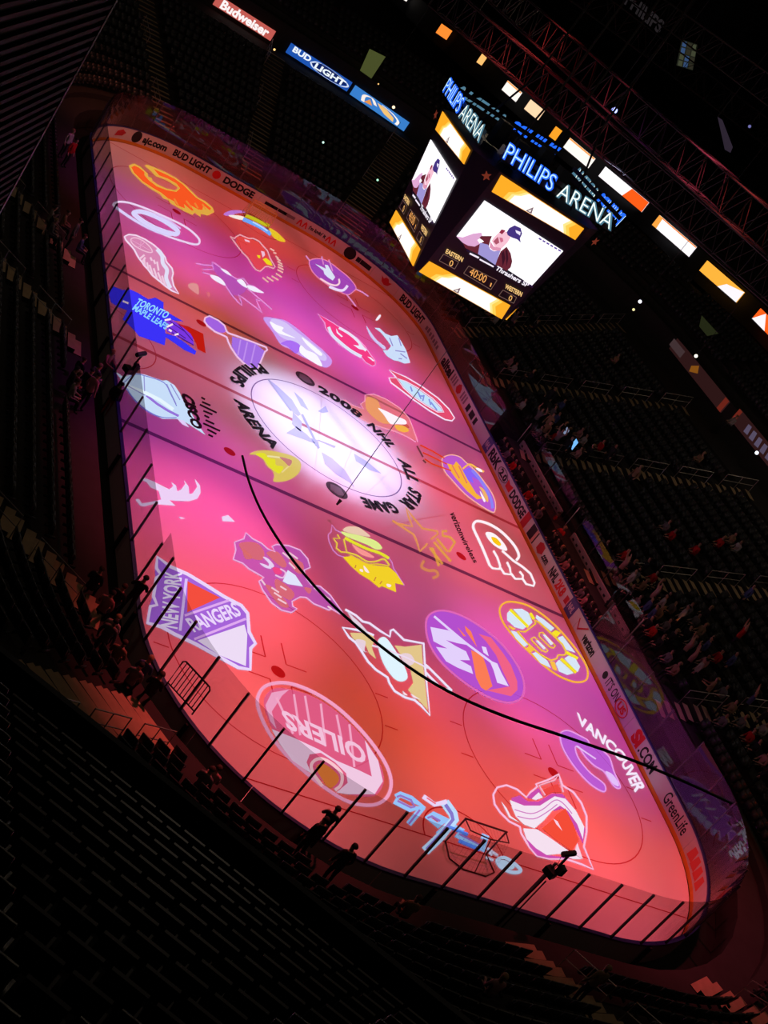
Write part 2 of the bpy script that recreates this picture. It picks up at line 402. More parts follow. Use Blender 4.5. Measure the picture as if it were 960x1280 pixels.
def logo(label, win, shapes):
    """shapes: (role, mode, colour, alpha, points, width). F fill, f smooth fill, S stroke, s smooth stroke, O closed stroke, o smooth closed stroke, T text"""
    x0, y0, sc = win; cen = None
    root = tag(empty('projected_emblem'), label, 'projection'); z = .012; kids = []
    for sh in shapes:
        role, mode, col, al, pts = sh[:5]; z += .0016
        U = win_un(win, z)
        if mode == 'T':
            v, f = path_verts(sh[5], parse(pts), sh[6], sh[7], z, U, .03); kids.append(MB().add(v, f).build(role, light_mat(col, al), root))
            continue
        for sub in pts.split('|'):
            mb = MB(); P = parse(sub); cl = mode in 'FfOo'
            if mode in 'fso': P = smooth(P, cl)
            for q in ([P] if mode in 'Ff' else strip(P, sh[5], cl)):
                mb.add([tuple(U(*p)) for p in q], [tuple(range(len(q)))])
            kids.append(mb.build(role, light_mat(col, al), root))
    c = np.mean([np.mean([v.co for v in k.data.vertices], axis=0) for k in kids], axis=0)
    root.location = (c[0], c[1], 0)
    for k in kids: k.location = (-c[0], -c[1], 0)
    return root
WH = (236, 214, 246); ICB = (205, 226, 252)
logo('orange flaming letter C with yellow edge at the far end of the ice', (150, 190, 130 / 960), [
 ('outline', 'F', (226, 170, 66), .85, '80,125 110,190 200,280 300,350 370,390 400,430 440,440 470,475 530,510 600,550 670,580 690,560 745,600 745,570 810,585 870,555 855,510 790,455 720,420 670,370 600,300 520,240 430,190 340,150 250,115 225,125 290,180 330,225 410,250 470,285 535,330 510,352 430,335 350,300 295,262 300,240 255,225 262,205 190,135 130,105'),
 ('flame', 'F', (246, 86, 34), 1, '105,140 130,190 210,270 310,335 380,375 440,425 500,455 520,490 600,520 590,480 660,540 680,540 650,490 720,530 760,535 770,490 830,540 840,520 780,470 700,420 650,370 580,300 500,245 420,205 310,155 360,215 440,245 520,290 555,335 520,368 430,352 340,318 270,265 225,215 225,185 175,145 135,125'),
 ('flame_tip', 'S', (236, 140, 56), .8, '500,430 540,500|610,450 660,510|690,470 720,520|760,480 790,530', 16)])
logo('pale violet whirling ring beside the orange flaming C', (150, 190, 130 / 960), [
 ('outline', 'o', WH, .9, '-60,478 0,458 100,472 250,525 400,590 560,665 660,730 728,800 730,842 690,852 600,830 450,780 300,715 150,640 20,555 -45,505', 17),
 ('swirl', 's', (214, 204, 250), .9, '-50,500 60,580 180,655 330,730 470,768', 24),
 ('eye_ring', 'o', (218, 210, 252), 1, '128,558 200,550 320,590 440,655 530,725 520,757 440,742 330,702 220,642 145,585', 40),
 ('swirl', 's', (222, 190, 245), .8, '330,575 440,625 560,705', 14)])
logo('white winged wheel near the left boards below the whirling ring', (140, 280, 100 / 960), [
 ('wing', 'F', (222, 140, 186), .65, '150,150 200,125 290,135 400,185 500,250 580,320 640,400 650,450 720,530 735,590 720,650 740,740 800,835 720,800 650,750 590,700 540,660 480,610 430,540 390,500 360,455 330,420 300,370 270,310 220,250 165,190'),
 ('outline', 'O', (240, 214, 238), 1, '150,150 200,125 290,135 400,185 500,250 580,320 640,400 650,450 720,530 735,590 720,650 740,740 800,835 720,800 650,750 590,700 540,660 480,610 430,540 390,500 360,455 330,420 300,370 270,310 220,250 165,190', 18),
 ('wing_edge', 's', (226, 222, 246), 1, '540,300 600,380 610,470 660,550 650,650 700,770', 46),
 ('feather', 'S', (240, 200, 222), 1, '330,420 390,370|360,460 400,400|395,500 385,420|440,560 420,460|490,610 450,490|540,650 500,530|600,700 550,580|560,560 540,450|640,740 600,620|480,440 460,400|520,480 500,430', 22),
 ('wheel', 'o', (238, 190, 214), .9, '225,185 280,165 370,200 450,270 485,335 420,335 320,290 250,240', 14),
 ('spoke', 'S', (230, 160, 200), .8, '230,190 480,330|300,290 400,215|350,180 340,300', 8)])
logo('white streaks of a leaping animal with violet body, left of the red bird', (230, 310, 110 / 960), [
 ('body', 'F', (172, 84, 206), .3, '300,160 420,235 580,350 690,430 660,480 600,520 520,510 450,405 430,350 370,300 320,235'),
 ('streak', 'S', (226, 150, 222), .85, '130,165 220,185 315,190|205,232 325,232 305,150 345,170 420,230 500,290 580,340 650,330 700,400 760,415 870,490|205,265 290,290|450,405 520,510 590,590 635,630 622,575 595,510 640,540 720,600 800,660 855,710 820,640 785,555 830,578|690,440 780,515 880,600 960,670', 11),
 ('highlight', 'f', (244, 236, 255), 1, '400,222 470,250 520,305 450,270|580,350 640,348 690,430 650,418 600,380|690,408 760,420 820,455 872,490 760,472 705,442|290,292 370,312 430,362 452,408 380,378 310,332')])
logo('yellow and blue curved streak lying under the far goal', (270, 250, 100 / 960), [
 ('sweep', 'f', (190, 120, 215), .8, '90,170 180,125 330,128 350,150 250,160 160,190'),
 ('sweep', 'f', (250, 236, 226), .9, '150,182 240,182 335,202 310,238 200,210'),
 ('sweep', 's', (112, 164, 246), 1, '325,228 420,268 510,310 590,360 660,412', 44),
 ('sweep', 's', (190, 222, 255), .9, '440,262 540,318 620,372', 16),
 ('sweep', 'f', (232, 196, 40), .9, '640,335 720,378 800,450 832,500 740,482 670,420'),
 ('sweep', 's', (196, 192, 30), .9, '350,185 450,222 560,278 640,308', 38)])
logo('red bird head with yellow beak in front of the far goal', (270, 250, 100 / 960), [
 ('head', 'F', (236, 72, 66), .55, '250,440 330,440 450,480 520,520 560,560 620,650 680,790 600,790 530,840 480,820 400,700 330,620 240,510'),
 ('outline', 'O', (236, 166, 178), .9, '170,435 220,460 250,435 290,415 330,435 390,460 450,460 520,495 560,545 620,610 650,700 710,800 690,820 620,795 590,800 530,855 480,835 440,790 380,690 320,630 270,570 220,500', 14),
 ('beak', 'F', (236, 214, 30), 1, '560,710 600,695 660,740 680,792 610,770|490,660 530,665 530,700 505,692'),
 ('eye', 'F', (240, 190, 215), 1, '540,610 580,620 590,660 560,690|340,468 400,488 406,510 350,492'),
 ('letter_bar', 'S', (238, 180, 170), .95, '650,580 700,610|690,630 725,640|715,670 750,700|730,700 775,730|740,735 795,770|745,770 805,800|745,800 810,835|740,835 805,870|720,880 790,925|670,910 750,960|610,920 690,975|560,930 630,985', 15)])
logo('violet oval with white horse head and pink horns at far right', (370, 310, 100 / 960), [
 ('field', 'f', (160, 72, 196), .6, '165,150 290,128 400,170 520,260 640,360 720,470 690,520 620,560 520,520 380,440 250,340 180,250'),
 ('outline', 'o', (236, 130, 170), .8, '165,150 290,128 400,170 520,260 640,360 720,470 690,520 620,560 520,520 380,440 250,340 180,250', 13),
 ('horn', 'S', (226, 140, 200), .85, '120,92 165,150|715,490 800,530 870,580|610,560 660,620 720,700|310,100 330,200|395,140 440,280', 15),
 ('head', 'F', (220, 226, 246), 1, '230,190 300,220 360,250 345,200 382,206 420,270 470,350 440,390 380,350 340,312 330,272'),
 ('stripe', 's', (250, 212, 222), 1, '290,365 400,430 480,448 520,420 515,370', 20),
 ('stripe', 's', (236, 216, 250), 1, '400,462 500,502 570,505 620,450', 30)])
logo('deep blue maple leaf with pale lettering by the left boards', (130, 350, 140 / 960), [
 ('leaf', 'F', (60, 50, 246), 1, '40,100 80,55 160,85 225,80 290,110 380,165 440,150 510,190 510,250 600,310 680,355 600,345 545,330 520,420 530,460 610,480 700,540 790,610 780,640 690,600 560,510 530,490 520,560 430,525 300,480 250,420 160,335 200,260 120,230 60,190'),
 ('leaf', 'F', (122, 54, 226), .9, '540,322 690,400 760,480 770,560 700,520 620,480 540,440'),
 ('leaf_tip', 'F', (190, 26, 14), .95, '620,370 720,398 850,460 872,628 800,590 790,540 740,460 680,410'),
 ('vein', 'S', (70, 20, 120), .9, '560,350 690,440|550,400 700,500|580,450 770,560|640,380 760,520', 8),
 ('lettering', 'T', (150, 214, 255), 1, '262,205 530,330', 'TORONTO', (38, -48), (38, -48)),
 ('lettering', 'T', (140, 208, 255), 1, '240,250 528,425', 'MAPLE LEAFS', (30, -42), (30, -42)),
 ('spark', 'S', (255, 226, 240), 1, '520,345 572,335|540,402 590,378|555,425 580,440|605,470 640,462|160,180 210,200', 16)])
logo('violet bowling-pin shape with pale outline against the far blue line', (240, 380, 110 / 960), [
 ('body', 'F', (164, 110, 228), .95, '440,355 560,390 690,430 800,520 705,725 600,660 500,570 435,460'),
 ('stripe', 'S', (196, 148, 240), .8, '530,390 500,560|605,415 560,620|690,440 635,680', 16),
 ('head', 'f', (162, 98, 224), .95, '145,165 195,140 290,185 360,240 368,300 310,310 230,280 165,230'),
 ('outline', 'O', (240, 192, 232), .95, '145,150 190,130 290,180 355,235 375,290 395,315 480,345 600,390 690,425 810,470 822,500 795,520 745,640 708,730 640,700 560,640 490,570 430,480 395,410 380,360 330,335 250,300 170,235 135,185', 17)])
logo('blurred white and violet face glowing beyond the far blue line', (320, 380, 110 / 960), [
 ('glow', 'f', (206, 158, 244), .85, '80,150 240,160 340,190 480,290 620,410 740,510 830,620 780,690 690,670 560,600 460,550 370,490 270,440 180,300'),
 ('glow', 'f', (216, 200, 250), .9, '160,170 300,190 440,300 600,420 760,560 740,620 560,540 440,430 260,350'),
 ('shadow', 'f', (168, 104, 244), .9, '270,430 370,395 480,450 440,540 340,462'),
 ('highlight', 'f', (252, 248, 255), 1, '150,190 220,225 300,258 290,300 430,370 350,352 250,320 190,270|490,450 550,500 640,540 690,600 720,680 600,620 480,530|500,360 620,450 720,540 690,560 560,450')])
logo('pink horned letter mark with white edge, right of the blurred face', (380, 380, 100 / 960), [
 ('field', 'F', (248, 60, 134), .9, '180,125 340,220 400,260 520,330 640,410 740,520 800,610 850,670 855,730 820,740 740,695 690,635 560,570 420,480 320,370 265,290 250,220'),
 ('outline', 'O', (240, 160, 220), .9, '165,118 340,220 400,260 520,330 640,410 740,520 800,610 850,670 858,730 820,745 740,700 690,638 560,572 420,482 320,372 260,290 250,225', 12),
 ('letter', 's', (226, 226, 250), 1, '295,275 340,370 440,465 560,560 690,632', 36),
 ('letter', 's', (236, 226, 250), 1, '420,285 540,355 640,440 710,525 745,560', 30),
 ('letter', 'F', (240, 232, 252), 1, '590,490 660,500 645,450 745,558 660,540|385,290 412,340 468,390 448,396 392,346|760,630 800,640 845,680 830,690')])
logo('pale blue curled whale-like mark close to the right boards at the far end', (440, 370, 100 / 960), [
 ('arm', 'F', (204, 222, 250), 1, '270,380 330,385 400,450 470,480 545,470 600,560 650,650 700,800 630,810 560,780 500,770 420,720 370,650 430,650 470,600 430,540 350,440'),
 ('arm', 'f', (206, 204, 246), .9, '170,355 230,440 300,530 400,610 385,640 300,570 220,480'),
 ('detail', 'S', (140, 130, 205), .9, '450,500 490,600|560,500 590,600|520,655 640,672|580,690 660,750|560,750 600,755', 13),
 ('spark', 'f', (246, 240, 255), 1, '285,285 330,225 346,240 310,288')])
logo('red letter C with white rim under the thin straight cable', (470, 440, 120 / 960), [
 ('letter', 'F', (228, 76, 112), 1, '135,180 300,250 460,345 620,460 730,570 785,660 760,688 690,675 540,590 380,480 230,365 150,305 130,262 205,262 250,290 172,215'),
 ('outline', 'O', (248, 224, 250), 1, '132,178 300,250 460,345 620,460 730,570 785,660 760,688 690,675 540,590 380,480 230,365 150,305 130,258 205,258 190,240', 12),
 ('field', 'F', (198, 226, 250), 1, '215,265 300,300 420,370 560,470 640,550 670,597 620,592 500,525 380,445 280,355'),
 ('field_edge', 'O', (246, 220, 248), 1, '200,258 300,294 424,362 565,462 648,545 680,602 615,600 495,530 375,450 275,358', 9),
 ('letter', 'S', (130, 140, 226), .9, '345,345 362,395|420,400 452,470|480,430 468,490|530,470 548,530|548,500 610,582|430,440 480,440', 15)])
logo('large pale blue swooping tail mark by the left boards near the small lettering', (130, 450, 160 / 960), [
 ('field', 'F', (200, 222, 250), .95, '90,90 150,130 220,95 310,110 440,155 470,150 530,190 570,250 600,320 640,370 700,480 760,560 620,470 555,440 440,440 330,380 240,300 170,220 140,160'),
 ('tail', 'F', (226, 206, 250), .95, '550,440 600,455 640,505 590,482'),
 ('band', 'S', (146, 104, 216), .95, '318,265 400,330 480,380 560,420', 18),
 ('band', 'S', (230, 246, 255), 1, '160,190 300,240 420,300 520,372', 26),
 ('line', 's', (112, 110, 206), .9, '150,170 225,108 320,122 450,170 500,255 545,345', 7),
 ('line', 's', (112, 110, 206), .9, '160,200 240,310 340,390 440,430 545,432', 7),
 ('line', 'S', (130, 120, 200), .8, '170,190 310,265|300,115 305,235|470,180 540,330|500,180 570,300', 8)])
logo('orange and white bird with pink outline between the white circle and the red letter C', (430, 470, 120 / 960), [
 ('body', 'f', (244, 130, 116), .38, '215,190 300,190 420,230 560,320 650,420 690,520 720,640 640,600 520,550 400,520 250,470 150,410 60,290 190,330 170,280 210,250'),
 ('body', 'f', (240, 164, 96), .65, '230,210 330,240 360,300 400,400 470,470 380,470 280,400 220,320'),
 ('outline', 'S', (252, 164, 196), .8, '0,235 80,290 200,330 165,280 210,250 210,190 300,180 420,230 560,320 650,420 690,520 740,660|150,415 250,470 400,520 520,555 640,610 720,660', 9),
 ('wing', 'f', (255, 244, 252), 1, '340,320 420,350 520,400 612,440 620,482 530,480 460,475 400,390'),
 ('wing', 'f', (246, 180, 70), .9, '510,490 600,500 652,545 600,562 530,535'),
 ('foot', 'S', (90, 50, 50), .8, '730,700 790,810|790,840 820,870', 16)])
logo('violet and orange striped oval at the right boards with a blue edge', (540, 550, 100 / 960), [
 ('field', 'f', (190, 88, 206), .85, '120,240 150,200 230,178 330,200 410,270 540,390 640,520 720,640 762,760 750,862 690,850 560,770 400,650 250,490 150,370'),
 ('outline', 'o', (248, 176, 160), .95, '120,240 150,200 230,178 330,200 410,270 540,390 640,520 720,640 762,760 750,862 690,850 560,770 400,650 250,490 150,370', 13),
 ('face', 'F', (248, 176, 60), 1, '180,280 260,300 290,255 340,310 430,480 530,640 610,700 540,712 420,612 280,452 220,370'),
 ('face_stripe', 'S', (226, 96, 110), .8, '240,300 330,460|320,310 420,520', 16),
 ('mane', 'F', (132, 98, 250), .9, '370,370 450,330 520,390 600,490 560,482 480,442 500,520 430,482'),
 ('edge_band', 's', (140, 130, 244), .95, '480,360 560,450 650,590 710,720 728,820', 36),
 ('tusk', 's', (248, 186, 84), 1, '370,345 450,290 530,330 625,380', 20),
 ('tusk', 'f', (255, 246, 255), 1, '525,335 580,345 605,382 560,370|575,610 620,680 642,732 622,740 590,670'),
 ('snout', 'f', (244, 184, 84), .9, '565,560 620,590 670,680 672,742 642,720 600,620'),
 ('whisker', 'S', (224, 64, 16), .95, '-140,60 10,135 150,220|-110,150 0,200 180,290|-90,225 0,285 230,368', 15)])
logo('yellow crescent face on the ice beside the black rim lettering', (290, 540, 110 / 960), [
 ('face', 'f', (226, 206, 90), .65, '190,242 270,205 400,200 550,228 680,270 750,335 742,425 680,492 580,535 455,540 462,480 440,420 380,370 340,300 270,252'),
 ('face', 'f', (226, 222, 44), .95, '260,240 350,230 400,280 470,300 480,360 560,380 520,450 470,430 400,370 350,300'),
 ('cheek', 's', (238, 226, 176), .85, '385,262 500,275 620,300', 18),
 ('cheek', 's', (236, 214, 150), .85, '610,310 645,340 600,390 545,440', 16),
 ('hollow', 'f', (196, 112, 128), .9, '520,272 650,308 625,372 570,322')])
logo('white antlers and leaping deer mark near the left boards', (150, 580, 160 / 960), [
 ('antler', 'F', (238, 208, 246), 1, '290,150 370,190 400,165 385,135 420,160 430,205 460,190 490,150 480,120 515,170 520,225 545,220 580,170 560,110 600,160 605,215 580,260 520,278 420,275 370,270 415,312 330,305 250,300 180,318 150,310 130,285 115,265 140,260 165,295 200,290 290,272 310,265 290,200 230,175 200,135 160,118 150,105 200,110 250,130'),
 ('mark', 'F', (238, 208, 246), .95, '440,395 490,405 460,412'),
 ('mark', 'F', (240, 210, 246), 1, '765,395 810,382 862,432 770,427')])
logo('white winged letter P with orange eye beside the right boards', (560, 630, 130 / 960), [
 ('outline', 's', (255, 240, 246), 1, '630,520 655,480 630,410 570,330 480,245 380,185 290,158 245,170 235,220 280,320 330,430 385,565', 23),
 ('feather', 'S', (255, 240, 246), 1, '380,560 412,592 474,600 482,570 455,490 420,430|482,585 520,642 580,650 572,590 545,535|582,640 622,690 690,690 692,660 662,622|690,690 722,738 790,756 800,728 762,642 690,580 600,520 500,430', 19),
 ('eye', 'f', (255, 244, 248), 1, '350,262 420,270 500,340 545,410 530,430 440,390 370,320'),
 ('pupil', 'f', (250, 196, 18), 1, '400,305 450,318 490,370 470,386 420,352')])
logo('orange outlined star with faint lettering crossing the near blue line', (480, 610, 110 / 960), [
 ('star', 'S', (228, 150, 84), .75, '510,560 590,500 580,470 420,440 330,335 240,215 270,320 312,420 210,400 92,355 200,425 322,505 352,565 392,690 440,645 475,605', 22),
 ('lettering', 'S', (228, 160, 70), .75, '690,470 640,470 640,520 720,535 775,590 705,700|575,550 690,690|545,590 730,800|500,650 640,830|530,650 600,850', 26),
 ('lettering', 's', (222, 140, 80), .6, '440,790 410,860 490,900 560,900 590,950 530,985', 30)])
logo('yellow feathered head seen in profile just below the near blue line', (400, 640, 120 / 960), [
 ('outline', 'S', (214, 134, 204), .75, '220,210 160,180 120,128 112,200 82,225 90,290 130,380 180,430 240,450|690,460 720,500 735,560 845,735', 10),
 ('feather', 'F', (242, 208, 40), 1, '230,450 320,440 420,500 520,530 690,550 760,610 840,730 750,710 762,800 690,770 620,740 590,755 500,680 400,620 310,540'),
 ('feather', 'f', (222, 236, 140), 1, '210,195 300,215 420,240 560,290 622,360 560,372 480,330 370,285 260,240'),
 ('feather', 'f', (236, 200, 176), .9, '230,180 280,145 380,150 470,210 500,246 400,232 300,210'),
 ('feather', 's', (228, 222, 46), 1, '250,258 360,315 480,370 600,410 690,462', 26),
 ('cheek', 'f', (250, 150, 146), 1, '320,320 380,355 480,405 545,455 450,440 380,400'),
 ('line', 'S', (232, 200, 70), 1, '175,225 200,265 135,262 172,312 165,360 210,398 270,402 238,270', 13),
 ('line', 's', (232, 204, 70), 1, '270,402 370,432 470,492 560,492 640,470 695,530', 13),
 ('line', 's', (226, 190, 60), 1, '300,430 380,470 480,520 580,520 690,540', 11),
 ('spot', 'f', (255, 228, 226), 1, '435,535 472,570 492,608 452,592|400,570 425,575 430,600 400,590|668,718 712,730 700,752 672,744'),
 ('gap', 'S', (196, 110, 60), .8, '360,530 350,560|560,650 540,690|620,690 600,720', 12)])
logo('leaping orange and violet cat with white chest and claws left of the thick cable', (280, 650, 150 / 960), [
 ('body', 'F', (180, 84, 190), .45, '85,175 160,150 175,100 230,150 300,185 350,230 410,255 385,210 420,195 520,205 610,240 670,310 690,380 640,400 660,470 700,520 770,530 850,600 950,740 930,750 860,710 840,720 770,690 720,670 660,620 610,615 545,650 550,690 585,710 540,740 460,720 380,660 310,560 280,490 320,460 270,430 200,390 150,345 75,315 95,240'),
 ('fur', 'f', (228, 112, 84), .65, '120,190 250,180 320,250 300,320 190,290|340,260 430,255 500,350 470,380 390,320|520,300 630,345 625,430 560,400|420,470 560,580 520,640 420,560|330,520 420,560 520,690 440,680|640,540 700,550 680,590|150,230 230,300 170,310'),
 ('outline', 'O', (238, 176, 224), .9, '85,175 160,150 175,100 230,150 300,185 350,230 410,255 385,210 420,195 520,205 610,240 670,310 690,380 640,400 660,470 700,520 770,530 850,600 950,740 930,750 860,710 840,720 770,690 720,670 660,620 610,615 545,650 550,690 585,710 540,740 460,720 380,660 310,560 280,490 320,460 270,430 200,390 150,345 75,315 95,240', 11),
 ('chest', 'F', (226, 228, 252), 1, '510,400 570,440 632,532 510,512 470,490'),
 ('face', 'f', (236, 214, 246), .9, '310,295 355,310 402,370 345,385 360,350|285,345 340,360 380,390 330,380'),
 ('nose', 'f', (246, 70, 130), .9, '390,380 450,390 460,430 410,430'),
 ('line', 's', (240, 196, 230), .9, '410,440 470,462 492,420 450,390', 12),
 ('claw', 'S', (246, 206, 220), .9, '380,540 440,580|400,580 460,620|430,630 500,670|450,530 500,560|470,260 530,310|520,340 570,390|520,260 590,310|300,480 330,520|720,540 850,640|830,690 860,710', 13)])
logo('white and violet shield with diagonal lettering by the near left boards', (160, 680, 170 / 960), [
 ('field', 'F', (166, 100, 218), .95, '205,85 300,160 420,210 540,280 680,370 800,430 845,490 860,620 905,700 870,730 870,890 780,880 640,800 480,710 330,640 240,590 130,560 150,440 175,370 195,240 190,170'),
 ('outline', 'O', (236, 212, 250), 1, '207,90 300,160 420,212 540,284 680,372 800,434 845,490 855,620 900,702 866,735 864,885 780,872 640,795 480,706 330,636 240,585 138,556 158,440 205,430 180,370 200,240 232,215 200,170', 24),
 ('field_red', 'F', (244, 78, 62), 1, '420,262 650,378 418,482'),
 ('field_white', 'F', (238, 220, 246), 1, '490,682 822,568 842,640 832,862 640,782'),
 ('band', 'S', (222, 192, 250), 1, '412,245 368,612', 20),
 ('band', 'S', (224, 170, 240), 1, '400,505 712,398|468,672 832,528', 17),
 ('lettering', 'T', (238, 222, 252), 1, '345,600 378,200', 'NEW YORK', (-112, -22), (-112, -10)),
 ('lettering', 'T', (236, 214, 252), 1, '465,620 802,498', 'RANGERS', (-62, -88), (-50, -88))])
logo('yellow and white spoked letter B wheel against the right boards', (610, 740, 140 / 960), [
 ('rim', 'o', (248, 180, 60), .95, '100,150 140,95 210,83 330,110 450,180 570,280 690,410 790,540 850,650 850,740 800,770 720,765 600,715 480,630 350,510 230,390 130,260', 15),
 ('field', 'F', (216, 230, 246), 1, '165,180 195,152 330,295 300,320 230,300 165,240|215,145 290,143 345,175 382,260 350,290|415,195 480,235 570,310 540,335 410,225|600,390 640,375 750,520 660,490 610,420|195,330 240,340 342,450 310,470 240,400|380,525 410,515 510,590 540,650 450,610|655,570 690,545 750,570 790,640 770,685 742,660|580,610 610,580 735,695 680,710 610,680'),
 ('spoke', 'S', (246, 226, 40), 1, '190,150 345,300|625,570 755,690|670,515 770,570|362,180 395,232', 24),
 ('spoke', 'F', (246, 226, 40), 1, '545,350 580,325 625,350 590,385'),
 ('spoke', 'F', (248, 190, 70), 1, '320,490 355,460 400,495 360,520|175,282 240,315 215,325 180,300|530,595 570,595 595,675 560,665'),
 ('letter', 'O', (244, 196, 60), 1, '250,335 320,340 410,270 400,240 440,260 560,370 640,450 670,510 660,540 600,540 590,570 540,585 440,530 330,430 260,345', 13),
 ('letter', 'O', (244, 196, 60), 1, '440,350 470,345 580,460 560,480 530,470 440,380|370,400 400,385 515,500 500,515 460,500 380,420', 10),
 ('letter_gap', 'F', (226, 228, 246), 1, '470,365 490,365 560,440 540,455|410,415 430,415 495,480 480,492')])
logo('violet oval with white letters and an orange stripe left of the spoked wheel', (520, 750, 150 / 960), [
 ('field', 'f', (182, 80, 208), .85, '90,180 130,110 230,93 380,140 540,240 680,360 800,520 855,660 840,770 760,810 640,790 500,720 340,610 200,480 110,330'),
 ('outline', 'o', (226, 104, 186), .9, '80,180 125,105 230,85 380,132 545,232 686,352 808,515 864,660 848,778 760,820 640,800 495,730 335,618 194,486 102,334', 14),
 ('island', 'F', (246, 100, 124), .9, '500,270 600,300 700,430 760,520 810,650 812,720 760,770 560,722 700,700 752,690 690,560 640,440 560,330'),
 ('letter', 'F', (228, 208, 252), 1, '115,215 260,243 330,290 420,362 330,345 240,320 320,370 400,410 432,482 350,480 440,530 457,592 330,540 240,490 160,375 250,388 140,330'),
 ('letter', 'F', (252, 124, 86), 1, '440,400 530,440 560,520 612,690 560,726 520,700 480,620|390,205 440,250 490,380 400,250|330,215 400,290 380,290'),
 ('stick', 'S', (228, 208, 252), 1, '145,130 260,228 400,345 500,420 600,495', 18),
 ('stick_blade', 'F', (232, 214, 252), 1, '585,480 650,508 682,580 742,690 650,662 620,560|525,370 560,378 582,450 540,420')])
logo('white outlined skating bird on a pale yellow triangle, crossed by the thick cable', (420, 760, 160 / 960), [
 ('triangle', 'F', (228, 198, 138), .95, '105,185 260,190 290,230 270,300 302,382 250,340 220,270 130,230|440,280 520,290 642,275 652,420 690,765 610,680 540,615 580,560 560,470 480,340'),
 ('outline', 'S', (238, 226, 252), 1, '70,10 150,55 200,100 250,112 330,170 405,215 410,170 430,160 510,238 658,265 667,420 690,440 780,530 870,620|870,620 790,600 720,530 672,480', 15),
 ('outline', 'S', (238, 228, 252), 1, '667,430 705,805 640,732 590,690 520,670 440,622 400,560 388,520 300,462 240,400 190,320 150,260 100,220 50,145 150,162 240,185 285,205', 15),
 ('skate', 'F', (226, 210, 226), .9, '85,25 130,105 175,165 240,180 180,110'),
 ('belly', 'f', (224, 244, 254), 1, '318,240 370,220 440,310 510,430 537,520 490,550 430,520 360,420 322,310'),
 ('glove', 'f', (234, 210, 226), .85, '490,345 555,345 590,400 550,432 500,395|145,240 220,248 215,320 260,330 200,320'),
 ('stick', 'S', (238, 216, 240), 1, '270,280 360,302 530,372 690,450', 11),
 ('toe', 'F', (246, 220, 230), 1, '500,620 540,655 510,650|560,640 640,690 580,670')])
logo('large pale pink round drop badge with upside-down lettering at the near left', (310, 840, 190 / 960), [
 ('field', 'f', (226, 92, 136), .7, '100,190 150,110 250,105 400,150 530,225 650,330 750,440 830,570 858,690 800,780 660,775 520,720 380,610 250,490 150,350'),
 ('rim', 'o', (244, 160, 196), .95, '60,200 90,105 170,70 280,75 420,130 560,220 690,340 800,470 880,600 905,710 870,800 780,840 640,820 500,740 360,630 230,510 120,360', 21),
 ('white_field', 'F', (242, 204, 230), .95, '150,360 300,420 450,490 560,560 700,620 782,660 738,430 822,560 852,690 800,772 640,772 560,760 630,700 620,640 550,570 460,510 390,520 370,570 400,640 280,560 200,450'),
 ('white_field', 'F', (240, 170, 206), .8, '110,210 150,130 260,110 215,150 150,250 180,360 140,310'),
 ('drop', 'f', (228, 124, 56), 1, '430,600 480,580 560,640 572,690 520,732 470,680'),
 ('drop_rim', 's', (250, 196, 206), 1, '470,720 412,640 402,580 450,547 520,572 590,640 588,710 550,745', 20),
 ('bar', 'S', (244, 168, 200), .9, '180,160 285,390|290,140 330,400|360,150 390,330|460,200 490,470|560,270 592,430|640,330 672,600', 14),
 ('lettering', 'T', (244, 196, 222), .95, '735,478 205,238', 'OILERS', (15, 110), (38, 112))])
logo('glowing blue and white script crossed by the near goal', (480, 970, 180 / 960), [
 ('glow', 'S', (150, 200, 255), .8, '80,140 110,122 180,150 262,205 175,220 70,165|262,205 165,320|390,300 360,330 290,275 330,255 440,310|360,390 430,320 520,360 490,400 660,490 685,410 650,400', 40),
 ('glow', 'S', (190, 222, 255), .9, '405,175 460,250 470,290 380,400 275,500', 62),
 ('glow', 'S', (236, 214, 250), .9, '262,135 340,190 420,170', 30),
 ('core', 'S', (150, 108, 190), .95, '85,140 110,130 180,160 205,205 180,210 90,165|240,225 165,320|375,300 320,268 290,280|500,385 640,460 670,420', 14),
 ('core', 'S', (130, 110, 200), .95, '410,190 450,250 460,290 375,395 285,490', 24),
 ('core', 'S', (240, 90, 100), .9, '285,145 345,185', 10),
 ('core', 'S', (84, 130, 236), .95, '380,390 440,340 560,390|500,430 640,490', 22),
 ('glow', 'o', (200, 224, 255), .95, '755,560 810,545 890,600 910,635 850,640 780,605', 22),
 ('glow', 'f', (196, 222, 250), .95, '765,565 810,562 870,600 850,622 790,600'),
 ('glow', 'S', (220, 220, 250), .8, '690,480 760,530|680,540 730,560|700,500 720,530', 16)])
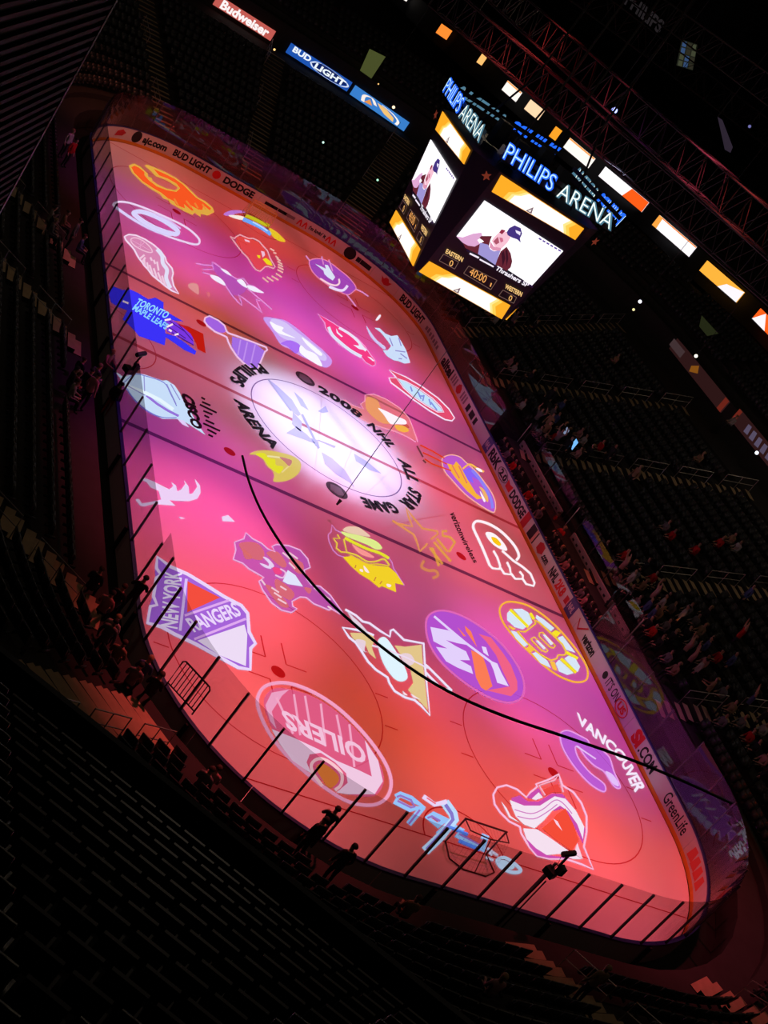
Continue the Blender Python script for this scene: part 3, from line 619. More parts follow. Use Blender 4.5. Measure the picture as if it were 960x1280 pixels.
logo('large white sweeping letter A with magenta edges at the near end', (600, 950, 160 / 960), [
 ('outline', 'O', (252, 188, 222), .95, '100,260 130,205 200,188 280,220 350,280 380,240 430,200 420,180 520,145 590,105 620,190 700,240 760,320 800,420 800,540 780,650 850,820 760,780 640,740 520,740 430,720 370,650 310,550 300,500 220,460 150,390 110,330', 14),
 ('field', 'F', (204, 76, 176), .85, '235,285 300,265 360,310 440,310 540,250 620,255 720,380 792,520 772,625 700,480 620,360 560,380 480,335 350,352 250,325|320,515 350,590 420,662 500,712 640,730 700,738 520,738 430,718 372,650|350,280 385,245 440,210 470,270 430,300'),
 ('field', 'F', (246, 228, 242), 1, '225,300 330,342 450,342 560,272 640,290 720,380 782,500 772,595 730,482 660,382 600,342 540,382 480,452 410,512 330,482 270,422 240,352'),
 ('field', 'F', (246, 224, 240), 1, '325,512 430,520 520,580 620,650 680,690 762,742 700,742 600,702 500,712 420,662 350,592|388,290 440,242 472,280 420,300|160,310 200,360 230,420 300,470 220,430'),
 ('line', 's', (206, 110, 190), .9, '260,372 380,402 470,370 560,302 620,322 690,402', 8),
 ('line', 's', (206, 110, 190), .9, '280,422 400,442 500,392 580,332', 8),
 ('heart', 'F', (244, 76, 56), 1, '570,412 640,362 700,482 742,602 690,682 560,592 465,512 545,445'),  # glowing patch in the red of the lit ice between the strokes
 ('spike', 'F', (250, 206, 226), 1, '550,440 582,460 618,532 572,482|730,622 772,742 708,702'),
 ('flag', 'F', (238, 70, 66), .9, '470,222 580,180 617,242 540,242 488,268'),
 ('flag_edge', 'S', (250, 180, 206), .9, '490,265 445,190 560,150 590,110 625,240', 11)])
logo('violet curved whale mark under white city lettering by the near right boards', (680, 880, 150 / 960), [
 ('body', 'f', (188, 92, 218), .7, '140,225 200,213 300,260 350,290 380,340 450,360 500,400 530,440 560,540 612,662 570,665 520,600 480,540 400,490 330,420 280,345 250,350 280,440 370,550 482,640 480,702 370,640 250,510 160,370 130,270'),
 ('outline', 'o', (234, 156, 232), .9, '140,225 200,213 300,260 350,290 380,340 450,360 500,400 530,440 560,540 612,662 570,665 520,600 480,540 400,490 330,420 280,345 250,350 280,440 370,550 482,640 480,702 370,640 250,510 160,370 130,270', 12),
 ('fin', 's', (230, 190, 246), 1, '260,335 340,390 415,440', 12),
 ('fin', 'f', (228, 190, 250), 1, '490,540 545,560 590,620 596,660 545,630'),
 ('lettering', 'T', (246, 232, 252), 1, '272,150 345,212 420,275 490,330 552,392 616,462 660,560 705,660 735,706', 'VANCOUVER', (-8, -84), (92, -20))])
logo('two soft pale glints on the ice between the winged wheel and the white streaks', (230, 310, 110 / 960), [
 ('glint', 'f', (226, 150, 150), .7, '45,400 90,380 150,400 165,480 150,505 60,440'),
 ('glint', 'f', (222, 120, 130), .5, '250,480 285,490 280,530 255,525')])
# ---------------------------------------------------------------- dasher boards and glass
BOARDS = tag(empty('dasher_boards'), kind='structure')
def band(s0, s1, d0, d1, z0, z1, n=4):
    mb = MB(); V = []
    for i in range(n + 1):
        s = s0 + (s1 - s0) * i / n; a = rim(s, d0)[0]; b = rim(s, d1)[0]
        V += [(*a, z0), (*b, z0), (*b, z1), (*a, z1)]
    F = []
    for i in range(n):
        for j in range(4): F.append((4 * i + j, 4 * i + (j + 1) % 4, 4 * i + 4 + (j + 1) % 4, 4 * i + 4 + j))
    F += [(3, 2, 1, 0), (4 * n, 4 * n + 1, 4 * n + 2, 4 * n + 3)]
    return mb.add(V, F)
NP = 66
for i in range(NP):
    s0, s1 = PER * i / NP + .008, PER * (i + 1) / NP - .008
    band(s0, s1, .0, .10, .0, 1.04).build('board_panel', M_BOARD, BOARDS)
    band(s0, s1, -.015, .0, .0, .20).build('kick_plate', M_KICK, BOARDS)
    band(s0, s1, -.02, .14, 1.04, 1.09).build('cap_rail', M_CAP, BOARDS)
    if i % 2 == 0: band(s0 + .3, s0 + .4, .10, .24, .0, 1.02, 1).build('board_brace', M_DARK, BOARDS)
def stext(text, s0, s1, z0, z1, m, bold=.05):
    V, F, w = glyphs(text, bold); out = []
    for x, y in V:
        p = rim(s0 + (s1 - s0) * x / w, -.008)[0]; out.append((p[0], p[1], z0 + (z1 - z0) * y))
    return MB().add(out, F).build('lettering', m, BOARDS)
def btext(text, a, b, m, z0=.40, z1=.84, bold=.05):
    s0, s1 = s_at(*a), s_at(*b)
    if s1 < s0 - PER / 2: s1 += PER
    return stext(text, s0, s1, z0, z1, m, bold)
def bshape(name, uv, pts, m, dd=-.008):
    s = s_at(*uv); out = []
    for x, z in pts: p = rim(s + x, dd)[0]; out.append((p[0], p[1], z))
    return MB().add(out, [tuple(range(len(out)))]).build(name, m, BOARDS)
def bdisc(name, uv, r, m, zc=.62, dd=-.008): return bshape(name, uv, [(r * math.cos(a * PI / 8), zc + r * math.sin(a * PI / 8)) for a in range(16)], m, dd)
def bbox(name, uv, w, z0, z1, m, dd=-.008): return bshape(name, uv, [(-w / 2, z0), (w / 2, z0), (w / 2, z1), (-w / 2, z1)], m, dd)
M_GRY = mat('print_dim', (.20, .16, .19), .6)
bshape('emblem', (150, 168), [(-.5, .4), (.3, .45), (.55, .7), (.1, .9), (-.4, .75)], M_DKRED)
bdisc('emblem', (170, 174), .42, M_PRINT); bdisc('emblem_hole', (170, 174), .2, M_BOARD, dd=-.010)
btext('ajc.com', (178, 178), (207, 190), M_PRINT)
btext('BUD LIGHT', (216, 193), (263, 214), M_PRINT)
bdisc('emblem', (271, 218), .3, M_RED)
btext('DODGE', (281, 223), (318, 244), M_PRINT)
for k, (u, v, w) in enumerate(((337, 256, .7), (343, 260, .5), (353, 265, .7), (362, 270, .9))): bbox('faint_print', (u, v), w, .5, .72, M_PRINT if k < 3 else M_GRY)
for u, v in ((378, 280), (413, 303)):
    for dx in (-.22, .22): bshape('arch', (u, v), [(dx - .2, .35), (dx - .12, .7), (dx, .86), (dx + .12, .7), (dx + .2, .35), (dx + .1, .35), (dx, .66), (dx - .1, .35)], M_RED)
btext("i'm lovin' it", (386, 285), (406, 298), M_PRINT, .48, .74)
bdisc('emblem', (437, 317), .46, M_PRINT); bshape('emblem_bird', (437, 317), [(-.25, .62), (0, .55), (.28, .72), (.02, .68)], M_GRY, -.010)
for u, v in ((447, 326), (452, 330), (456, 333), (460, 336)): bbox('faint_print', (u, v), .34, .42, .78, M_PRINT)
bshape('emblem_leaf', (482, 352), [(-.5, .8), (-.3, .45), (0, .35), (.3, .45), (.5, .8), (.25, .7), (.1, .9), (-.15, .88), (-.25, .7)], M_DKRED)
btext('BUD LIGHT', (500, 372), (531, 401), M_PRINT, .36, .84)
for k in range(7): bbox('faint_print', (536 + 2.1 * k, 408 + 4.1 * k), .30, .42, .78 if k % 2 else .7, M_GRY)
btext('alltel', (556, 447), (567, 467), M_PRINT, .3, .9)
for dx in (-1.5, -1.15, -.8, .8, 1.15, 1.5): bbox('faint_print', (578, 484), .22, .36, .9, M_GRY).location = (dx, 0, 0)
bshape('emblem_leaf', (578, 484), [(-.45, .5), (-.15, .3), (.2, .32), (.45, .55), (.3, .8), (0, .95), (-.3, .8)], M_DKRED)
for u, v, w in ((590, 507, .5), (594, 516, .7), (598, 524, .4)): bbox('faint_print', (u, v), w, .35, .8, M_PRINT)
M_BLUPR = mat('print_blue', (.06, .06, .22), .6)
for x in (-7.77, 7.77):
    s = LY + AR + x + HX - R0
    band(s - .42, s + .42, -.012, -.004, .20, 1.04, 1).build('blue_line_panel', M_BLUPR, BOARDS); stext('NHL', s - .3, s + .3, .45, .8, M_BOARD, .02).location.y = -.006
s = LY + AR + HX - R0; band(s - .3, s + .3, -.012, -.004, .20, 1.04, 1).build('red_line_panel', M_DKRED, BOARDS)
btext('RbK', (617, 562), (627, 582), M_PRINT, .34, .9)
s = s_at(632, 592)
MB().tube([(*rim(s + .75 * math.cos(a * PI / 10), -.012)[0], .62 + .3 * math.sin(a * PI / 10)) for a in range(20)], .02, 4, closed=True).build('emblem_ring', M_PRINT, BOARDS)
btext('2.0', (629, 586), (635, 599), M_PRINT, .45, .8)
bshape('emblem', (638, 607), [(-.35, .4), (.35, .4), (.45, .85), (0, .75), (-.45, .85)], M_RED)
btext('DODGE', (642, 614), (656, 644), M_PRINT, .36, .84)
bbox('gate_pad', (664, 668), 1.0, .25, 1.0, M_PRINT); bbox('gate_pad', (666, 672), .24, .25, 1.0, mat('pad_tan', (.5, .3, .25), .7), -.014)
bshape('emblem', (674, 687), [(-.4, .4), (0, .3), (.4, .5), (.3, .9), (-.1, .95), (-.4, .8)], M_DKRED)
btext('.com', (678, 693), (684, 704), M_PRINT, .4, .8)
btext('NHL', (687, 712), (694, 726), M_PRINT, .36, .86, .05); btext('2K8', (695, 728), (703, 743), M_RED, .36, .86, .05)
for u, v in ((708, 750), (711, 756)): bbox('faint_print', (u, v), .35, .4, .8, M_DKRED)
for P in ([(-.5, .8), (-.1, .35), (.6, .95), (.5, .98), (-.1, .48), (-.42, .85)],): bshape('tick', (728, 783), P, M_DKRED)
btext('verizon', (729, 794), (741, 818), M_PRINT, .36, .80)
bdisc('emblem', (755, 845), .2, M_PRINT)
btext("IT'S ON", (758, 851), (770, 876), M_PRINT, .4, .86, .01)
s = s_at(776, 885)
MB().tube([(*rim(s + .55 * math.cos(a * PI / 10), -.012)[0], .58 + .33 * math.sin(a * PI / 10)) for a in range(20)], .03, 4, closed=True).build('emblem_ring', M_RED, BOARDS); stext('US', s - .35, s + .35, .42, .74, M_RED)
btext('SI', (790, 917), (797, 932), M_RED, .34, .94, .07); btext('.COM', (798, 935), (813, 966), M_PRINT, .34, .86, .03)
btext('GreenLife', (831, 994), (853, 1042), M_PRINT, .36, .92, .01)
for u, v in ((864, 1068), (868, 1080), (871, 1092), (873, 1104)): bshape('emblem', (u, v), [(-.3, .3), (.3, .35), (.2, .9), (-.2, .85)], mat('print_soft_red', (.60, .09, .07), .6))
# glass
GLASS = tag(empty('rink_glass'), kind='structure')
SR = LY + AR; gap = (SR + HX - R0 - 8.7, SR + HX - R0 + 9.9)
runs = []
def split(s0, s1, w, h):
    n = max(1, round((s1 - s0) / w)); runs.extend([(s0 + (s1 - s0) * i / n, s0 + (s1 - s0) * (i + 1) / n, h) for i in range(n)])
split(-AR, 0, 1.5, 3.40); split(0, LY, 1.5, 3.40); split(LY, LY + AR, 1.5, 3.40)
split(SR, SR + 2, 2.2, 3.4); split(SR + 2, gap[0], 2.4, 2.9); split(gap[1], SR + LX - 2, 2.4, 2.9); split(SR + LX - 2, SR + LX, 2, 3.4)
SN = SR + LX; split(SN, SN + AR, 1.52, 3.40); split(SN + AR, SN + AR + LY, 1.52, 3.40); split(SN + AR + LY, SN + 2 * AR + LY, 1.52, 3.40)
SL = SN + 2 * AR + LY; split(SL, SL + 1.4, 1.4, 3.4); split(SL + 1.4, SL + LX - 1.4, 2.44, 2.9); split(SL + LX - 1.4, SL + LX, 1.4, 3.4)
for s0, s1, h in runs:
    st = (s0 % PER); curve = (rim(s0)[1] != rim(s1)[1])
    band(s0 + .012, s1 - .012, .05, .062, 1.09, h, 3 if curve else 1).build('glass_pane', M_GLASS, GLASS)
post_me = MB().box((0, 0, 0), (.07, .075, 1.0)).mesh('stanchion', M_POST)
for s0, s1, h in runs:
    p, n = rim(s0, .09); o = new('stanchion', post_me, GLASS); o.location = (p[0], p[1], (1.0 + h) / 2); o.scale = (1, 1, h - 1.0); o.rotation_euler.z = math.atan2(n[1], n[0])
# ---------------------------------------------------------------- goals
def goal(sx, label, frame_m, net_m):
    r = tag(empty('hockey_goal', (sx * 27.13, 0, 0)), label, 'goal')
    for y in (-.915, .915): MB().tube([(0, y, .01), (0, y, 1.22)], .035, 8).build('post', frame_m, r)
    MB().tube([(0, -.95, 1.22), (0, .95, 1.22)], .035, 8).build('crossbar', frame_m, r)
    MB().tube([(0, -.915, 1.2), (sx * .5, -.86, 1.2), (sx * .62, 0, 1.2), (sx * .5, .86, 1.2), (0, .915, 1.2)], .025, 6).build('top_frame', frame_m, r)
    MB().tube([(0, -.915, .03), (sx * .8, -1.0, .03), (sx * 1.12, -.5, .03), (sx * 1.12, .5, .03), (sx * .8, 1.0, .03), (0, .915, .03)], .025, 6).build('base_frame', frame_m, r)
    MB().tube([(sx * .62, 0, 1.2), (sx * 1.12, 0, .03)], .02, 6).build('back_brace', frame_m, r)
    mb = MB(); NW = .013 if sx < 0 else .0028
    for k in range(13):
        t = -1 + 2 * k / 12; y0 = t * .9; y1 = t * 1.0; xb = .62 - .12 * t * t; x1 = 1.12 - .32 * t * t
        mb.tube([(0, y0, 1.21), (sx * xb, y0 * .96, 1.19), (sx * x1, y1, .04)], NW, 3)
    for k in range(1, 9):
        q = k / 9; mb.tube([(sx * (.0 if q == 0 else (.0 + .5 * q * 0) ), -.915, 1.2 * (1 - q)), (sx * (.5 + .3 * q), -.86 - .14 * q, 1.19 * (1 - q) + .03), (sx * (.62 + .5 * q), 0, 1.19 * (1 - q) + .03), (sx * (.5 + .3 * q), .86 + .14 * q, 1.19 * (1 - q) + .03), (0, .915, 1.2 * (1 - q))], NW, 3)
    tag(mb.build('net', net_m, r), kind='stuff')
    sk = MB()
    sk.add([(sx * .02, -.86, .05), (sx * .6, -.93, .05), (sx * .6, .93, .05), (sx * .02, .86, .05), (sx * .02, -.86, .32), (sx * .6, -.93, .32)], [(0, 1, 5, 4)])
    return r
goal(-1, 'gold framed goal with netting standing at the far end', mat('goal_gold', (.72, .42, .10), .4, .4), mat('net_gold', (.70, .48, .16), .8))
goal(1, 'dark red framed goal with thin netting standing at the near end', mat('goal_maroon', (.10, .012, .012), .4, .5), mat('net_grey', (.30, .12, .12), .8))
# ---------------------------------------------------------------- centre-hung scoreboard
SB = tag(empty('scoreboard', (0, 0, 0)), 'four-sided hanging scoreboard with lit screens and neon lettering above centre ice', 'scoreboard')
def aface(z): return 2.78 + (z - 10.6) / 5.6 * .97
def fpx(u, v, lift=.03):
    x = 3.2
    for _ in range(8): P = unx(u, v, x); x = aface(P[2]) + lift
    return P
def rot(P, k):
    x, y, z = P
    for _ in range(k): x, y = -y, x
    return (x, y, z)
M_SB = mat('scoreboard_shell', (.012, .012, .03), .45, .4)
b0_, t0_ = aface(10.5) - .03, aface(16.35) - .03
def sq(h, z, c=.45): return [(h, -h + c, z), (h, h - c, z), (h - c, h, z), (-h + c, h, z), (-h, h - c, z), (-h, -h + c, z), (-h + c, -h, z), (h - c, -h, z)]
mb = MB(); lo = sq(b0_, 10.5, .22); hi = sq(t0_, 16.35, 1.1)
mb.add(lo + hi, [tuple(range(8))[::-1], tuple(range(8, 16))] + [(i, (i + 1) % 8, 8 + (i + 1) % 8, 8 + i) for i in range(8)]); mb.build('shell', M_SB, SB)
mb = MB()
for s in (-1, 1):
    for q in (-1, 1): mb.tube([(s * 2.2, q * 2.2, 16.3), (s * 1.4, q * 1.4, 20), (s * 1.2, q * 1.2, 34)], .05, 6)
mb.build('hoist_cable', M_BLK, SB)
for s in (-1, 1):
    for q in (-1, 1): MB().box((s * 1.3, q * 1.3, 17.0), (.6, .6, 1.2)).build('speaker_box', M_BLK, SB)
def edge(k, name, u, v, w, h, m): pass
def screen(name, quad, col, k, es=1.0, lift=.03, sample=False, parent=SB):
    mb = MB(); P = [rot(fpx(u, v, lift), k) for u, v in quad]; n = Vector(rot((1, 0, 0), k))
    return mb.hexa([tuple(Vector(p) - n * .05) for p in P], P).build(name, light_mat(col, 1, es, sample), parent)
def patch(name, pts, win, col, k, lift, parent):
    x0, y0, sc = win; P = [rot(fpx(x0 + a * sc, y0 + b * sc, lift), k) for a, b in parse(pts)]
    return MB().add(P, [tuple(range(len(P)))]).build(name, light_mat(col), parent)
def face_text(text, a, b, off, win, col, k, lift, parent, bold=.03):
    x0, y0, sc = win
    v, f = path_verts(text, [a, b], off, off, 0, lambda p, q: fpx(x0 + p * sc, y0 + q * sc, lift), bold)
    return MB().add([rot(p, k) for p in v], f).build('lettering', light_mat(col), parent)
WV = (560, 230, 160 / 960); WD = (500, 240, 200 / 960)
ORANGE, PALE = (255, 168, 38), (255, 246, 238)
for k in range(4):
    FC = empty('display_face'); FC.parent = SB
    for nm, quad, tri in (('led_strip', ((524, 340), (627, 399), (638, 382), (537, 327)), 1), ('led_strip', ((615, 240), (719, 300), (730, 286), (627, 219)), 1)):
        e = screen(nm, quad, ORANGE, k, 1.1, .03, True, FC)
        Q = [np.array(p, float) for p in quad]
        def at(a, b): return Q[0] * (1 - a) * (1 - b) + Q[1] * a * (1 - b) + Q[2] * a * b + Q[3] * (1 - a) * b
        for col_, lf, sh in (((255, 204, 84), .036, -.07), ((255, 226, 140), .040, -.03)):
            P = [rot(fpx(*at(a + (sh if a < .5 else -sh), b), lf), k) for a, b in ((.20, .02), (.86, .02), (.80, .5), (.84, .97), (.34, .97), (.28, .62), (.22, .45))]
            MB().add(P, [tuple(range(7))]).build('glow_field', light_mat(col_, 1, 1.1), FC)
        P = [rot(fpx(*at(a, b), .045), k) for a, b in ((.20, .02), (.86, .02), (.80, .5), (.84, .97), (.34, .97), (.28, .62), (.22, .45))]
        MB().add(P, [tuple(range(7))]).build('bright_field', light_mat(PALE, 1, 1.2), FC)
        P = [rot(fpx(*at(a, b), .055), k) for a, b in ((.40, .04), (.47, .04), (.45, .45))]; MB().add(P, [(0, 1, 2)]).build('triangle_mark', light_mat((120, 96, 110)), FC)
        P = [rot(fpx(*at(a, b), .062), k) for a, b in ((.42, .10), (.45, .10), (.445, .28))]; MB().add(P, [(0, 1, 2)]).build('triangle_mark', light_mat(PALE), FC)
    screen('video_screen', ((571, 296), (665, 357), (704, 314), (606, 251)), (255, 250, 255), k, 1.25, .03, True, FC)
    for li, (nm, col, pts) in enumerate((('picture_sleeve', (226, 170, 214), '62,392 110,400 190,372 250,365 260,395 220,420 240,450 200,480 140,470 100,430'),
                         ('picture_jacket', (104, 38, 52), '110,440 150,462 200,470 232,452 270,430 235,405 250,390 330,390 318,420 305,470 290,560 200,515 130,480'),
                         ('picture_jacket', (104, 38, 52), '395,505 440,470 470,520 482,580 470,625 440,652 355,605 372,560'),
                         ('picture_shirt', (160, 150, 214), '240,440 300,455 318,490 345,505 395,495 372,560 355,608 285,560 225,525'),
                         ('picture_neck', (226, 150, 180), '318,430 345,470 400,480 395,500 340,500 312,475'),
                         ('picture_face', (250, 196, 214), '345,400 400,345 445,362 470,400 445,440 405,482 350,470 328,425'),
                         ('picture_beard', (176, 86, 108), '340,430 375,395 385,440 360,455'),
                         ('picture_beard', (210, 110, 140), '385,400 410,405 415,430 395,440'),
                         ('picture_ear', (150, 44, 70), '384,362 402,340 432,348 405,378'),
                         ('picture_cap', (70, 52, 130), '440,362 460,330 500,310 545,330 556,372 540,408 546,440 520,416 480,402 448,384'),
                         ('picture_cap_mark', (240, 232, 255), '505,345 545,360 540,386 512,366'),
                         ('picture_fold', (60, 20, 36), '400,520 420,500 430,560 410,620|430,500 445,490 452,560 440,620'))):
        for sub in pts.split('|'): patch(nm, sub, WV, col, k, .034 + .003 * li, FC)
    patch('caption_bar', '140,490 165,510 640,770 632,778 610,765 140,500', WV, (40, 16, 60), k, .078, FC)
    patch('caption_bar', '165,515 235,548 228,560 160,526', WV, (250, 240, 255), k, .084, FC); patch('caption_bar', '240,560 345,616 340,626 235,570', WV, (250, 240, 255), k, .084, FC)
    face_text('Thrashers SP', (352, 640), (594, 775), (20, -26), WV, (250, 244, 255), k, .084, FC)
    for a in range(6): patch('caption_bar', '%d,%d %d,%d %d,%d %d,%d' % (684 + a * 29, 402 + a * 17, 704 + a * 29, 414 + a * 17, 698 + a * 29, 424 + a * 17, 678 + a * 29, 412 + a * 17), WV, (96, 70, 160), k, .05, FC)
    AM = (255, 206, 132)
    face_text('EASTERN', (272, 365), (372, 420), (10, -24), WD, AM, k, .05, FC); face_text('WESTERN', (627, 576), (727, 628), (10, -24), WD, AM, k, .05, FC)
    for q in ('235,412 328,462 352,420 262,372', '382,488 545,586 582,530 412,444', '592,622 682,668 700,632 618,588'):
        P = parse(q)
        for i in range(4):
            s_ = strip([P[i], P[(i + 1) % 4]], 4, False)[0]
            patch('digit_frame', ' '.join('%f,%f' % p for p in s_), WD, (110, 84, 76), k, .045, FC)
    face_text('0', (292, 440), (312, 450), (12, -34), WD, (255, 190, 110), k, .05, FC, .0); face_text('0', (648, 648), (666, 656), (12, -30), WD, (255, 190, 110), k, .05, FC, .0)
    face_text('40:00', (412, 495), (508, 548), (18, -42), WD, (255, 176, 96), k, .05, FC, .0); face_text('1', (538, 566), (544, 570), (8, -22), WD, (255, 176, 96), k, .05, FC, .0)
    SGN = lambda u, v: unx(u, v, 4.08)
    for word, a, b, o_, glow, core in (('PHILIPS', (628, 197), (688, 239), (9, -19), (34, 100, 255), (176, 216, 255)), ('ARENA', (695, 245), (762, 287), (8, -18), (70, 110, 130), (228, 244, 236))):
        B, E_ = SGN(*a), SGN(*b); O_ = SGN(a[0] + o_[0], a[1] + o_[1]) - B; wt = glyphs(word, .0)[2]
        for i, ch in enumerate(word):
            if ch == ' ': continue
            x0 = (glyphs(word[:i + 1], .0)[2] - glyphs(ch, .0)[2]) / wt
            for nm, bold, col, dx in (('sign_letter', .035, glow, 0.0), ('sign_letter_core', -.012, core, .03)):
                V, F, w = glyphs(ch, bold)
                P = [B + (E_ - B) * (x0 + x / wt) + O_ * y for x, y in V]
                P = [rot((p[0] + dx, p[1], p[2]), k) for p in P]
                MB().add(P, F).build(nm, light_mat(col, 1, 1.3), FC)
    MB().add([rot(SGN(u, v) - np.array([.06, 0, 0]), k) for u, v in ((624, 197), (764, 292), (767, 288), (627, 193))], [(0, 1, 2, 3)]).build('sign_rail', M_BLK, FC)
    for y0, y1 in ((.06, .34), (.50, .80)):      # dark strips added to hide part of the letter glow from behind
        G = lambda u, v, o: SGN(u, v) + (SGN(u + 9, v - 19) - SGN(u, v)) * o - np.array([.09, 0, 0])
        MB().add([rot(G(627, 197, y0), k), rot(G(763, 289, y0), k), rot(G(763, 289, y1), k), rot(G(627, 197, y1), k)], [(0, 1, 2, 3)]).build('sign_glow_mask', M_BLK, FC)
    P5 = [rot(fpx(608 + 7 * math.sin(2 * PI * i / 10) * (1 if i % 2 == 0 else .42), 220 - 7 * math.cos(2 * PI * i / 10) * (1 if i % 2 == 0 else .42), .05), k) for i in range(10)]
    MB().add(P5, [tuple(range(10))]).build('star_mark', light_mat((112, 44, 30)), FC)
# ---------------------------------------------------------------- ribbon boards
def vpanel(name, A, B, h, col, parent, es=1.0, thick=.12, sample=False):
    A = Vector(A); B = Vector(B); d = (B - A); n = Vector((d.y, -d.x, 0)).normalized(); z = Vector((0, 0, h))
    return MB().hexa([A, B, B - n * thick, A - n * thick], [A + z, B + z, B - n * thick + z, A - n * thick + z]).build(name, light_mat(col, 1, es, sample), parent)
def vpatch(name, A, B, h, uv, col, parent, es=1.0, lift=.02):
    A = Vector(A); B = Vector(B); d = (B - A); n = Vector((d.y, -d.x, 0)).normalized()
    P = [tuple(A + d * a + Vector((0, 0, h * b)) + n * lift) for a, b in uv]
    return MB().add(P, [tuple(range(len(P)))]).build(name, light_mat(col, 1, es), parent)
WHT = (255, 250, 255); ORR = (255, 96, 26)
rib = [((508, 2), (500, -3), PALE, 0, 'white and orange'), ((540, 19), (527, 12), (255, 110, 40), 1, 'orange red'), ((558, 50), (545, 41), (255, 140, 50), 1, 'bright orange'), ((602, 82), (596, 78), (255, 190, 110), 1, 'small amber'),
       ((644, 127), (627, 112), PALE, 0, 'two white blocks'), ((672, 150), (655, 136), (255, 214, 170), 1, 'pale orange'), ((694, 176), (686, 170), (255, 160, 40), 1, 'short amber'), ((735, 210), (704, 184), PALE, 0, 'white with orange rim'),
       ((802, 265), (748, 220), WHT, 2, 'half white half orange red'), ((861, 321), (815, 281), WHT, 3, 'mostly white with an orange end'), ((920, 378), (874, 338), (255, 176, 60), 4, 'orange turning to white'), ((985, 444), (940, 398), ORR, 5, 'orange red with a white triangle')]
for (b, a, col, kind, desc) in rib:
    A, B = un(*a, 11.55), un(*b, 11.55)
    if kind == 1 and col[1] > 150: A, B = un(*a, 11.9), un(*b, 11.9)
    h = 1.05
    r = tag(empty('ribbon_board', tuple(A)), 'lit ribbon panel on the upper deck edge showing ' + desc, 'led board')
    A0 = Vector((0, 0, 0)); B0 = Vector(tuple(B - A))
    vpanel('lit_panel', A0, B0, h, col, r, 1.1)
    if kind == 2: vpatch('colour_field', A0, B0, h, [(.55, 0), (1, 0), (1, 1), (.62, 1)], ORR, r)
    if kind == 3: vpatch('colour_field', A0, B0, h, [(0, .9), (1, .9), (1, 1), (0, 1)], (255, 140, 40), r); vpatch('colour_field', A0, B0, h, [(0, 0), (.12, 0), (.1, 1), (0, 1)], (255, 170, 70), r, 1, .03)
    if kind == 4: vpatch('colour_field', A0, B0, h, [(.5, 0), (1, 0), (1, 1), (.62, .6)], WHT, r)
    if kind == 5: vpatch('colour_field', A0, B0, h, [(0, 0), (.36, 0), (.16, 1)], WHT, r)
    if kind == 0: vpatch('colour_field', A0, B0, h, [(0, .86), (1, .86), (1, 1), (0, 1)], (255, 170, 90), r)
    vpanel('rear_frame', Vector((0, 0, -.1)), B0 + Vector((0, 0, -.1)), .08, (14, 10, 12), r)
XF = -47.62
def far_board(a, b, h, col, desc, items):
    A, B = unx(*a, XF), unx(*b, XF); A[2] = B[2] = (A[2] + B[2]) / 2
    for P in (A, B):
        if P[1] > HY - R0: P[0] = -HX + R0 - math.sqrt((R0 + 17.08) ** 2 - (P[1] - HY + R0) ** 2)
    r = tag(empty('ribbon_board', tuple(A), math.atan2(B[1] - A[1], B[0] - A[0]) - PI / 2), desc, 'led board'); B0 = Vector((0, math.dist(A[:2], B[:2]), 0)); A0 = Vector((0, 0, 0))
    MB().hexa([A0, B0, B0 + Vector((-.15, 0, 0)), Vector((-.15, 0, 0))], [A0 + Vector((0, 0, h)), B0 + Vector((0, 0, h)), B0 + Vector((-.15, 0, h)), Vector((-.15, 0, h))]).build('lit_panel', light_mat(col), r)
    L = B0.y
    for it in items:
        if it[0] == 'T':
            V, F, w = glyphs(it[1], .04); MB().add([(.03, L * (it[2] + (it[3] - it[2]) * x / w), h * (it[4] + (it[5] - it[4]) * y)) for x, y in V], F).build('lettering', light_mat(it[6]), r)
        else:
            for q in (strip(smooth(it[1], False), it[3], False) if it[0] == 's' else [it[1]]):
                MB().add([(.025, L * x, h * y) for x, y in q], [tuple(range(len(q)))]).build('picture_field', light_mat(it[2]), r)
far_board((266, 6), (338, 51), .82, (196, 92, 84), 'red ribbon panel with white script on the far stand edge', [('T', 'Budweiser', .10, .92, .12, .9, (255, 246, 246))])
far_board((357, 66), (433, 113), .82, (30, 84, 176), 'blue ribbon panel with an oval beer logo on the far stand edge', [('T', 'BUD', .06, .34, .45, .95, (240, 248, 255)), ('F', [(.36, .5), (.5, .95), (.75, .95), (.97, .5), (.8, .08), (.5, .08)], (12, 34, 100)), ('s', [(.36, .5), (.45, .88), (.66, .95), (.9, .75), (.97, .45), (.85, .1), (.6, .05), (.42, .2), (.36, .5)], (214, 226, 250), .03), ('T', 'LIGHT', .43, .92, .25, .75, (240, 248, 255))])
far_board((436, 117), (500, 156), .82, (58, 128, 206), 'blue ribbon panel with orange and white bird art on the far stand edge', [('s', [(.22, .15), (.2, .7), (.32, .9), (.42, .5)], (255, 240, 230), .06), ('F', [(.24, .2), (.3, .7), (.38, .3)], (230, 150, 80)), ('F', [(.42, .85), (.6, .8), (.76, .5), (.78, .15), (.6, .3), (.5, .55)], (246, 196, 120)), ('s', [(.5, .9), (.7, .8), (.84, .5), (.84, .1)], (255, 246, 240), .05)])
